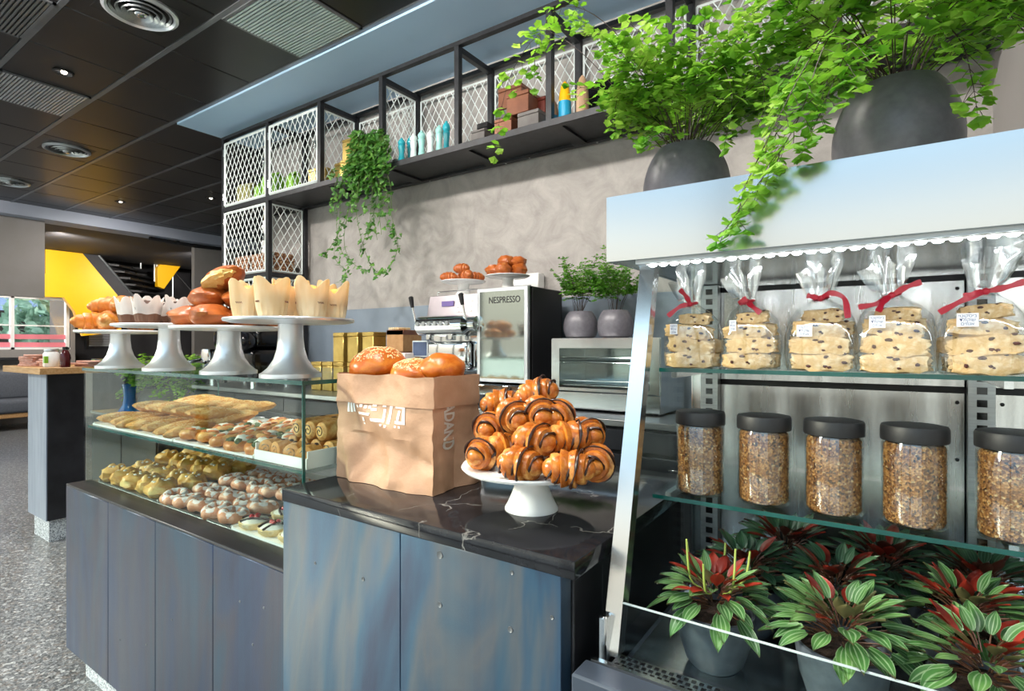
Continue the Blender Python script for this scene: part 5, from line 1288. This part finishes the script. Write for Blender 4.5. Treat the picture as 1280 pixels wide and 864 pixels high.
for k in range(len(PXS) - 1):
    bar('shelf_board', PXS[k] + T / 2, YS + T, ZS0 + .004, PXS[k + 1] - T / 2, YW_ - T, ZS0 + .02)
    if k >= 2:
        xm = PXS[k]; mbox(xm - .02, YS + T, ZS0 - .01, xm + .06, YW_ - T, ZS0 + .003).build('bracket_plate', m_greymesh if False else m_black, sh, world=True)
m = MB()
for x in PXS[2:]:
    for dx in (.12, .3): m.blob((x + dx, YW_ - .02, ZS0 - .013), (.007, .007, .004), 10, 6)
m.build('bolt', m_chrome, sh, world=True)
for z in (2.04, 1.42):
    for x0, x1, y in ((PXS[0], PXS[1], YS), (PXS[0], PXS[1], YW_ - T)): bar('long_rail', x0 + T / 2, y, z - .03, x1 - T / 2, y + T, z + .006)
    for x in PXS[:2]: bar('cross_rail', x - T / 2, YS + T, z - .03, x + T / 2, YW_ - T, z + .006)
    bar('shelf_board', PXS[0] + T / 2, YS + T, z - .012, PXS[1] - T / 2, YW_ - T, z + .004)
def lattice(m, O, U, V, w, h, dw=.064, dh=.105, r=.0032):
    """diamond mesh clipped to a w x h rectangle spanned by U and V from O"""
    O, U, V = Vector(O), Vector(U), Vector(V); s = dh / dw; n = int((w + h / s) / dw) + 2
    for sg in (1, -1):
        for k in range(-1, n):
            c = k * dw; pts = []
            x0 = c - h / s  # line x = c - (h - z)/s or mirrored
            za, zb = 0, h
            xa, xb = c - h / s, c
            if xb < 0 or xa > w: continue
            if xa < 0: za += -xa * s; xa = 0
            if xb > w: zb -= (xb - w) * s; xb = w
            if zb - za < .01: continue
            A, B_ = (xa, za), (xb, zb)
            if sg < 0: A, B_ = (w - xa, za), (w - xb, zb)
            m.tube([O + U * A[0] + V * A[1], O + U * B_[0] + V * B_[1]], r, 4)
def mesh_panel(name, O, U, w, h, mt, fr=.016, parent=None, thick=.012):
    O, U = Vector(O), Vector(U); V = Vector((0, 0, 1)); N = U.cross(V)
    m = MB()
    for a, b in (((0, 0), (w, 0)), ((0, h), (w, h)), ((0, 0), (0, h)), ((w, 0), (w, h))): m.tube([O + U * a[0] + V * a[1], O + U * b[0] + V * b[1]], fr / 2, 4)
    q = m.build(name, mt, parent or sh, world=True, smooth=False); m = MB(); lattice(m, O, U, V, w, h); m.build('wire_mesh', mt, q, world=True, smooth=False); return q
def mdoor(k, z0, z1):
    x0, x1 = PXS[k] + T / 2 + .012, PXS[k + 1] - T / 2 - .012
    q = mesh_panel('door', (x0, YS + .008, z0), (1, 0, 0), x1 - x0, z1 - z0, m_whitemesh, .022)
    m = MB()
    for z in (z0 + .08, z1 - .08): m.cyl((x0 - .01, YS - .002, z - .03), (x0 - .01, YS - .002, z + .03), .007, n=10)
    m.build('hinge', m_chrome, q, world=True); mbox(x1 - .02, YS - .016, (z0 + z1) / 2 - .03, x1 + .004, YS - .004, (z0 + z1) / 2 + .03, b=.003).build('latch', m_chrome, q, world=True)
mdoor(0, ZS0 + .04, ZS1 - T - .004); mdoor(1, ZS0 + .04, ZS1 - T - .004); mdoor(0, 2.06, ZS0 - .03); mdoor(0, 1.44, 2.0)
for z0, z1 in ((2.06, ZS0 - .03), (1.44, 2.0)): mesh_panel('side_panel', (PXS[1], YS + T + .01, z0), (0, 1, 0), YW_ - YS - 2 * T - .02, z1 - z0, m_whitemesh)
for k in range(2, 8):
    mesh_panel('back_panel', (PXS[k] + .03, YW_ - .012, ZS0 + .04), (1, 0, 0), PXS[k + 1] - PXS[k] - .06, ZS1 - ZS0 - .09, m_whitemesh, .014)
for k in (2, 3): mesh_panel('side_panel', (PXS[k] + .0, YS + T + .01, ZS0 + .04), (0, 1, 0), YW_ - YS - 2 * T - .02, ZS1 - ZS0 - .09, m_whitemesh)
# ---- on the shelf
ZT = ZS0 + .0205
for (x, y, k, l) in ((-3.33, 2.64, 0, 'lower left gold tin on the open shelf beside the ivy'), (-3.235, 2.62, 0, 'lower middle gold tin on the open shelf beside the ivy'), (-3.14, 2.64, 0, 'lower right gold tin on the open shelf, partly behind ivy'),
                     (-3.24, 2.64, 1, 'upper left gold tin on the open shelf beside the ivy'), (-3.145, 2.65, 1, 'upper right gold tin on the open shelf above the ivy'), (-3.33, 2.76, 0, 'gold tin at the back of the open ivy shelf'),
                     (-3.62, 2.62, 0, 'left gold tin behind the second mesh door'), (-3.525, 2.64, 0, 'right gold tin behind the second mesh door')):
    tinS((x, y, ZT + k * .156), R(rnd.uniform(-5, 5)), l)
tinS((-3.72, 2.7, ZT), .1, 'short gold tin farthest left behind the second mesh door', .8)
def pack(x, y, z, w, d, h, mt, name, label, cat, grp=None, rz=0):
    o = thing(name, label, cat, (x, y, z), rz, grp); m = MB(); m.box(-w / 2, -d / 2, 0, w / 2, d / 2, h * .82, b=.006); m.build('body', mt, o)
    m = MB(); m.prism([(-w / 2, -d / 2, h * .82), (w / 2, -d / 2, h * .82), (w / 2, 0, h), (-w / 2, 0, h)], (0, .003, 0)); m.prism([(-w / 2, d / 2, h * .82), (w / 2, d / 2, h * .82), (w / 2, 0, h), (-w / 2, 0, h)], (0, .003, 0)); m.build('folded_top', mt, o); return o
m_green = mat('fresh_green_pack', '8cc63a', '74ae2a', 9, .5); m_olive = mat('olive_pack', '8d8a50', '75733f', 9, .5)
pack(-4.2, 2.62, ZT, .16, .1, .24, m_green, 'green_pack', 'bright green pack behind the top left mesh door', 'pack', 'packs behind mesh doors', .2)
pack(-4.42, 2.64, ZT, .1, .08, .2, m_green, 'green_pack', 'smaller green pack in the middle behind the top left mesh door', 'pack', 'packs behind mesh doors', -.2)
pack(-4.6, 2.62, ZT, .16, .08, .22, m_olive, 'olive_pack', 'olive pack leaning at the left behind the top left mesh door', 'pack', 'packs behind mesh doors', .25)
pack(-3.98, 2.66, ZT, .1, .08, .22, m_green, 'green_pack', 'green pack at the left behind the second mesh door', 'pack', 'packs behind mesh doors')
def m_basket_():
    t = NT('woven_basket'); v = t.n('ShaderNodeTexVoronoi'); v.inputs['Scale'].default_value = 60; t.l(t.co(), v.inputs['Vector'])
    t.bsdf(t.ramp(v.outputs['Distance'], [(.2, 'd8b08a'), (.6, '8a5a3e')]), .8); return t.mat
m_basket = m_basket_()
def basket(x, y, z, w, label):
    o = thing('woven_basket', label, 'basket', (x, y, z), 0, 'woven baskets in the mesh cabinet'); m = MB()
    for k in range(7): m.tube([(w / 2 * (.9 + .02 * k) * sx, .1 * (.9 + .02 * k) * sy, .012 + k * .023) for sx, sy in ((-1, -1), (-.33, -1), (.33, -1), (1, -1), (1, -.3), (1, .3), (1, 1), (.33, 1), (-.33, 1), (-1, 1), (-1, .3), (-1, -.3))], .0125, 8, closed=True)
    m.box(-w / 2 * .85, -.085, .002, w / 2 * .85, .085, .012); m.build('wall', m_basket, o)
    m = MB(); m.tube([(-w / 2, -.1, .17), (w / 2, -.1, .17), (w / 2, .1, .17), (-w / 2, .1, .17)], .011, 8, closed=True); m.build('rim', m_basket, o)
basket(-4.3, 2.68, 2.0445, .28, 'woven basket at the right of the second tier mesh cabinet'); basket(-4.6, 2.68, 2.0445, .2, 'small woven basket at the left of the second tier mesh cabinet')
cg = thing('garlic_braid', 'white garlic braid hanging behind the second tier mesh door', 'garlic braid', (-4.3, 2.6, 2.2))
m = MB()
for k in range(9): m.blob((.012 * (-1) ** k, 0, .012 + k * .034), (.02, .02, .02), 10, 8, amp=.2, seed=k)
m.build('bulb', m_white, cg); m = MB(); m.cyl((0, 0, .3), (0, 0, .418), .004, n=8); m.build('string', m_wood, cg)
m_turq = [mat('turquoise_lacquer', '35b4c4', '2ca6b8', 5, .25), mat('pale_mint_lacquer', 'a9e2dc', '9bdad4', 5, .25), mat('white_lacquer', 'e8f2f2', rough=.25), mat('deep_turquoise_lacquer', '1f95ad', '1c8aa2', 5, .25)]
def mill(u, y, h, mt, label):
    x = on_y(u, 190, y).x; o = thing('pepper_mill', label, 'pepper mill', (x, y, ZT), 0, 'pepper mills on the wall shelf'); s = h / .17
    m = MB(); m.lathe([(.026, 0), (.027, .008), (.024, .02), (.019, .05 * s), (.017, .075 * s), (.022, .105 * s), (.024, .115 * s), (.02, .12 * s)], 24); m.build('body', mt, o)
    m = MB(); m.lathe([(.017, .121 * s), (.024, .128 * s), (.025, .14 * s), (.018, .152 * s), (.014, .155 * s)], 24); m.build('head', mt, o)
    m = MB(); m.blob((0, 0, .16 * s), (.009, .009, .009), 12, 8); m.build('knob', mt, o)
for q in ((502, 2.57, .185, m_turq[0], 'leftmost short turquoise pepper mill on the wall shelf'), (513, 2.68, .24, m_turq[0], 'tall turquoise pepper mill standing behind at the left'), (517, 2.57, .19, m_turq[2], 'white pepper mill in front of the tall left one'),
          (527, 2.58, .2, m_turq[1], 'pale mint pepper mill in the middle of the row'), (538, 2.58, .185, m_turq[2], 'white pepper mill right of the mint one'), (549, 2.58, .2, m_turq[1], 'mint pepper mill right of the second white one'), (558, 2.66, .26, m_turq[0], 'tallest turquoise pepper mill at the right end of the row')): mill(*q)
bw = thing('glass_bowl', 'small grey bowl at the left end of the pepper mill shelf', 'bowl', (on_y(492, 200, 2.6).x, 2.66, ZT))
m = MB(); m.lathe([(.02, 0), (.03, .005), (.05, .04), (.055, .07), (.052, .07), (.046, .04), (.001, .01)], 28, cap=False); m.build('bowl_body', m_steel_dull, bw)
def wbox(u, y, k, w, h, mt, label, rz=0):
    x = on_y(u, 120, y).x; o = thing('wooden_box', label, 'box', (x, y, ZT + k), rz, 'boxes on the wall shelf'); m = MB(); m.box(-w / 2, -.07, 0, w / 2, .07, h * .8, b=.003); m.build('box_body', mt, o)
    m = MB(); m.box(-w / 2 - .001, -.071, h * .8 + .001, w / 2 + .001, .071, h, b=.003); m.build('lid', mt, o)
wbox(637, 2.6, 0, .12, .1, m_copper, 'brown box at the bottom left of the box pile'); wbox(668, 2.62, 0, .14, .11, m_graybox, 'grey box at the bottom right of the box pile')
wbox(655, 2.62, .1105, .15, .125, m_copper, 'brown box in the second tier of the box pile'); wbox(680, 2.72, .1105, .1, .11, mat('deep_red_box', '6a2a1c', '5a2218', 9, .35, .3), 'dark red brown box at the right of the second tier')
wbox(640, 2.78, 0, .16, .24, m_graybox, 'tall grey box at the back of the box pile'); wbox(645, 2.77, .2405, .17, .13, m_copper, 'brown box topmost at the back of the pile')
wbox(606, 2.6, 0, .1, .075, m_graybox, 'low pale grey box at the left of the box pile'); wbox(611, 2.72, 0, .08, .17, m_blackmatt, 'black upright box behind the low grey box')
def bullet(u, y, cols, label, h=.225, r=.034):
    x = on_y(u, 120, y).x; o = thing('wooden_bottle', label, 'bottle', (x, y, ZT), 0, 'bullet shaped bottles on the wall shelf')
    pr = [(r, 0), (r * 1.02, h * .3), (r, h * .5)]; pr2 = [(r * .995, h * .5), (r * .9, h * .68), (r * .62, h * .88), (r * .4, h * .95), (.004, h)]
    m = MB(); m.lathe(pr, 28); m.build('lower_half', cols[0], o); m = MB(); m.lathe([(r, h * .501)] + pr2[1:], 28); m.build('upper_half', cols[1], o)
bullet(706, 2.58, (mat('sky_blue_paint', '23a2d0', rough=.4), m_yellow), 'blue and yellow bullet shaped bottle on the wall shelf')
m_ash = mat('pale_ash_wood', 'c3a283', 'a98766', 6, .55, stretch=(12, 12, 1)); bullet(728, 2.6, (m_ash, m_ash), 'bare pale wood bottle right of the blue and yellow one', .24)
bullet(691, 2.68, (mat('deep_blue_paint', '1c78a6', rough=.4), m_ash), 'dark blue bottle half hidden behind the shelf post', .2)
dk = thing('round_tray', 'dark round tray leaning against the mesh behind the wood bottle', 'tray', (on_y(752, 110, 2.72).x, 2.72, ZT + .002), .15)
m = MB(); m.lathe([(.001, -.006), (.13, -.006), (.14, .004), (.14, .01), (.13, .006), (.001, .002)], 40, cap=False, M=Matrix.Translation((0, .03, .137)) @ Matrix.Rotation(R(80), 4, 'X')); m.build('tray_disc', m_blackgloss, dk)
pt = thing('stone_bowl', 'grey stone bowl in front of the leaning round tray', 'bowl', (on_y(768, 130, 2.6).x, 2.62, ZT))
m = MB(); m.lathe([(.04, 0), (.06, .03), (.065, .07), (.06, .072), (.05, .04), (.001, .02)], 30, cap=False); m.build('bowl_body', m_graybox, pt)
# ---- trailing ivy
iv = thing('trailing_ivy', 'long trailing ivy in a dark pot hanging from the wall shelf', 'ivy', (-2.99, 2.62, ZT))
bowl_pot('pot', iv, .095, .15, m_pot)
def ivy_leaf(m, p, d, nrm, s):
    d = d.normalized(); x = d.cross(nrm); x = x.normalized() if x.length > .05 else d.orthogonal().normalized(); n = x.cross(d)
    pts = [(0, 0), (.45, -.1), (.62, .3), (.36, .42), (.3, .8), (0, 1.15), (-.3, .8), (-.36, .42), (-.62, .3), (-.45, -.1)]
    c = m.bm.verts.new(p + d * s * .4 + n * s * .1); V = [m.bm.verts.new(p + x * a * s + d * b * s) for a, b in pts]
    for i in range(len(V)): m.bm.faces.new((c, V[i], V[(i + 1) % len(V)]))
ml, mst = MB(), MB(); g = random.Random(5); O = Vector(iv.location)
def strand(P, n, s):
    C = catmull([Vector(p) - O for p in P], 40); mst.tube(C, .0016, 5)
    for k in range(n):
        i = min(39, int(40 * (k + g.random()) / n)); p = C[i] + Vector((g.gauss(0, .012), g.gauss(0, .012), g.gauss(0, .01)))
        ivy_leaf(ml, p, Vector((g.gauss(0, .8), -.5 + g.gauss(0, .5), -.6 + g.gauss(0, .5))), Vector((g.gauss(0, .4), -1, .5 + g.gauss(0, .4))), s * g.uniform(.7, 1.15))
for k in range(54):
    u0, v1 = g.uniform(437, 484), 0; drop_ = abs(g.gauss(0, 1)); v1 = min(300, 205 + 45 * drop_); u1 = u0 + g.gauss(-8, 9)
    strand([(-2.99 + g.gauss(0, .05), 2.62 + g.gauss(0, .04), ZT + .14), on_y(u0, 165 + g.uniform(0, 22), 2.5) + Vector((0, 0, .02)), on_y(u0 - 2, 195 + g.uniform(0, 10), 2.455), on_y(u1, (205 + v1) / 2, 2.45 + g.gauss(0, .02)), on_y(u1 + g.gauss(0, 5), v1, 2.45 + g.gauss(0, .02))], 22, .034)
for P in ([(455, 190), (430, 230), (424, 280), (418, 320), (432, 340), (426, 357)], [(450, 195), (425, 235), (422, 300), (436, 330), (428, 350)], [(462, 200), (480, 240), (492, 280), (497, 310), (486, 335), (470, 345)], [(458, 195), (445, 250), (452, 300), (466, 335), (480, 342)],
          [(460, 200), (470, 250), (458, 290), (449, 320)], [(450, 200), (438, 250), (430, 300), (440, 328), (462, 340)], [(460, 200), (484, 240), (478, 262), (490, 290), (500, 318)], [(445, 200), (420, 240), (416, 270)], [(452, 200), (436, 260), (424, 290), (405, 322)]):
    strand([(-2.99, 2.6, ZT + .14)] + [on_y(u, v, 2.45 + .02 * math.sin(u)) for u, v in P], 40, .03)
mst.build('stems', m_gstem, iv); ml.build('foliage', m_ivy, iv, smooth=False, fixn=False)

# ------------------------------------------------------------------ high table at the left with its things
ht = thing('high_table', 'tall black steel pedestal table with oak top at the left', 'table', (-5.3, 1.6, 0))
B = lambda *a, name='panel', mt=m_steel, **k: mbox(*a, **k).build(name, mt, ht, world=True)
B(-5.40, 1.38, 0, -5.07, 1.57, .165, name='plinth', mt=m_plinth); B(-5.44, 1.36, .165, -5.03, 1.59, 1.24, b=.003, name='pedestal', mt=m_steelblk)
B(-5.44, 1.352, .165, -5.03, 1.36, 1.24, b=.002, name='window_lit_front', mt=mat('window_lit_steel', '9aa3b2', '848ea0', 3, .4, .5, stretch=(6, 6, .6)))  # pale plate puts window light on the pedestal's front into its colour
B(-5.86, 1.3, 1.24, -4.97, 1.78, 1.288, b=.003, name='table_top', mt=m_wood)
m_pkt = mat('dusty_pink_packet', 'c08a78', 'd9a898', 14, .6); m_pkt2 = mat('pale_packet', 'e2c0ae', 'c99884', 14, .6)
def mk_pkt():
    o = thing('flat_packet', '', 'packet', group='flat packets piled on the high table'); m = MB(); m.box(-.09, -.06, 0, .09, .06, .014, b=.004); m.build('packet_body', m_pkt, o)
    m = MB(); m.box(-.05, -.035, .014, .06, .03, .0148); m.build('paper_band', m_pkt2, o); return o
pk = Kind(mk_pkt)
for a, (x, y, n) in enumerate(((-5.55, 1.42, 6), (-5.3, 1.45, 4), (-5.06, 1.62, 3))):
    for k in range(n): pk((x + rnd.uniform(-.02, .02), y + rnd.uniform(-.015, .015), 1.289 + k * .0152), rnd.uniform(-.4, .4), '%s packet from the bottom of the %s pile on the high table' % (ORD[k], ('left', 'middle', 'right')[a]))
jr = thing('white_jar', 'white jar with green mark on the high table', 'jar', (-5.17, 1.42, 1.289)); m = MB(); m.lathe([(.045, 0), (.05, .01), (.05, .1), (.04, .115)], 26); m.build('jar_body', m_white, jr)
m = MB(); m.lathe([(.042, .116), (.044, .12), (.044, .135), (.01, .138)], 26); m.build('lid', m_alu, jr); mbox(.02, -.052, .03, .045, -.03, .08).build('printed_mark', m_green, jr)
bt = thing('dark_red_bottle', 'dark red sauce bottle at the right of the white jar', 'bottle', (-5.02, 1.46, 1.289)); m = MB(); m.lathe([(.03, 0), (.032, .006), (.032, .09), (.022, .115), (.014, .13)], 22); m.build('bottle_body', mat('dark_red_glass', '4a1216', rough=.15), bt)
m = MB(); m.lathe([(.016, .131), (.016, .15), (.012, .152)], 18); m.build('cap', m_blackmatt, bt)

# ------------------------------------------------------------------ the far end: sofa, ledge, grille, yellow stairs
so = thing('sofa', 'low grey sofa on wooden legs below the far window', 'sofa', (-12.55, 2.55, 0))
m_sofa = mat('grey_upholstery', '5c6068', '52565e', 40, .85)
for k in range(2): mbox(-.35, -1.2 + k * 1.05, .3, .45, -.17 + k * 1.05, .52, b=.05, seg=3).build('seat_cushion', m_sofa, so); mbox(-.42, -1.2 + k * 1.05, .5, -.15, -.17 + k * 1.05, .98, b=.06, seg=3).build('back_cushion', m_sofa, so)
mbox(-.4, -1.25, .22, .42, .93, .3, b=.01).build('base', m_wood, so)
for x in (-.34, .36):
    for y in (-1.15, .82): mbox(x, y, 0, x + .06, y + .06, .22, b=.004).build('leg', m_wood, so)
lg = thing('wall_ledge', 'black ledge on brackets under the far window', 'shelf', (-13.2, 2.6, 1.2))
mbox(-.09, -1.5, -.02, .12, 1.3, .03, b=.004).build('board', m_black, lg)
for y in (-1.2, 0, 1.1): mbox(-.09, y, -.22, -.02, y + .04, -.02).build('bracket', m_black, lg)
p0, p1 = on_x(108, 437, WX + .1), on_x(146, 413, WX + .1)
gr = thing('louvre_grille', 'dark framed louvred grille on the far wall under the stairs', 'grille', (WX + .002, (p0.y + p1.y) / 2, p0.z)); w_, h_ = (p1.y - p0.y) / 2, p1.z - p0.z
m = MB()
for a in ((-w_, 0, w_, .05), (-w_, h_ - .05, w_, h_), (-w_, .05, -w_ + .05, h_ - .05), (w_ - .05, .05, w_, h_ - .05)): m.box(0, a[0], a[1], .08, a[2], a[3])
m.build('frame', m_black, gr); m = MB()
for k in range(8): m.box(.02, -w_ + .05, .07 + k * (h_ - .12) / 8, .05, w_ - .05, .07 + (k + .55) * (h_ - .12) / 8)
m.build('slat', m_alu, gr)
SX = -12.7
st = thing('staircase', 'yellow walled staircase with dark steps and rails at the far end', 'staircase', (-12.9, 5.2, 0))
P = lambda L, x: [on_x(u, v, x) for u, v in L]
m = MB(); m.prism(P([(57, 294), (79, 288), (147, 369), (152, 415), (104, 420), (93, 389), (80, 372), (53, 371), (53, 343), (57, 342)], SX), (-.12, 0, 0)); m.build('parapet', m_yellow, st, world=True)
m = MB(); m.prism(P([(223, 298), (249, 301), (222, 338), (205, 361), (197, 358), (197, 335)], -13.0), (-.12, 0, 0)); m.build('parapet', m_yellow, st, world=True)
m = MB(); m.prism(P([(79, 288), (93, 287), (172, 375), (172, 390), (147, 372)], SX - .02), (-.06, 0, 0)); m.build('stringer', m_dark, st, world=True)
m = MB(); m.prism(P([(166, 334), (174, 334), (216, 374), (216, 392), (200, 388)], -13.6), (-.06, 0, 0)); m.build('stringer', m_blackmatt, st, world=True)
for k in range(7):
    f = k / 6; a = on_x(128 + 44 * f, 331 + 50 * f, SX - .1); b = on_x(166 + 46 * f, 334 + 50 * f, -13.5)
    m = MB(); m.prism([(a.x, a.y, a.z), (a.x, a.y + .28, a.z), (b.x, b.y + .28, a.z), (b.x, b.y, a.z)], (0, 0, .04)); m.build('step', m_blackmatt, st, world=True)
m = MB(); m.tube(P([(97, 288), (170, 374)], SX - .02), .022, 8); m.tube(P([(82, 292), (101, 281)], SX), .02, 8); m.build('handrail', m_steel_dull, st, world=True)
m = MB(); m.tube(P([(175, 299), (182, 299), (238, 362), (240, 372)], -13.1), .03, 8); m.build('handrail', m_blackmatt, st, world=True)
for u, v0, v1 in ((176, 303, 336), (193, 306, 352), (196, 320, 352), (216, 340, 375), (210, 296, 315), (213, 296, 315)):
    m = MB(); m.tube(P([(u, v0), (u, v1)], -13.12), .016, 8); m.build('baluster', m_alu, st, world=True)
tr = thing('cable_tray', 'dark cable run under the beam above the stairs', 'cable tray', (-9.68, 5.5, 3.12))
m = MB(); m.tube(catmull([(0, -1.6, .05), (0, -1, .03), (0, -.3, .045), (0, .4, .02), (0, .9, .03), (0, 1.3, -.03)], 24), .03, 8); m.build('cable', m_blackmatt, tr)
for y in (-1.2, 0, 1.0): mbox(-.03, y, .02, .03, y + .04, .0695).build('clamp', m_black, tr)
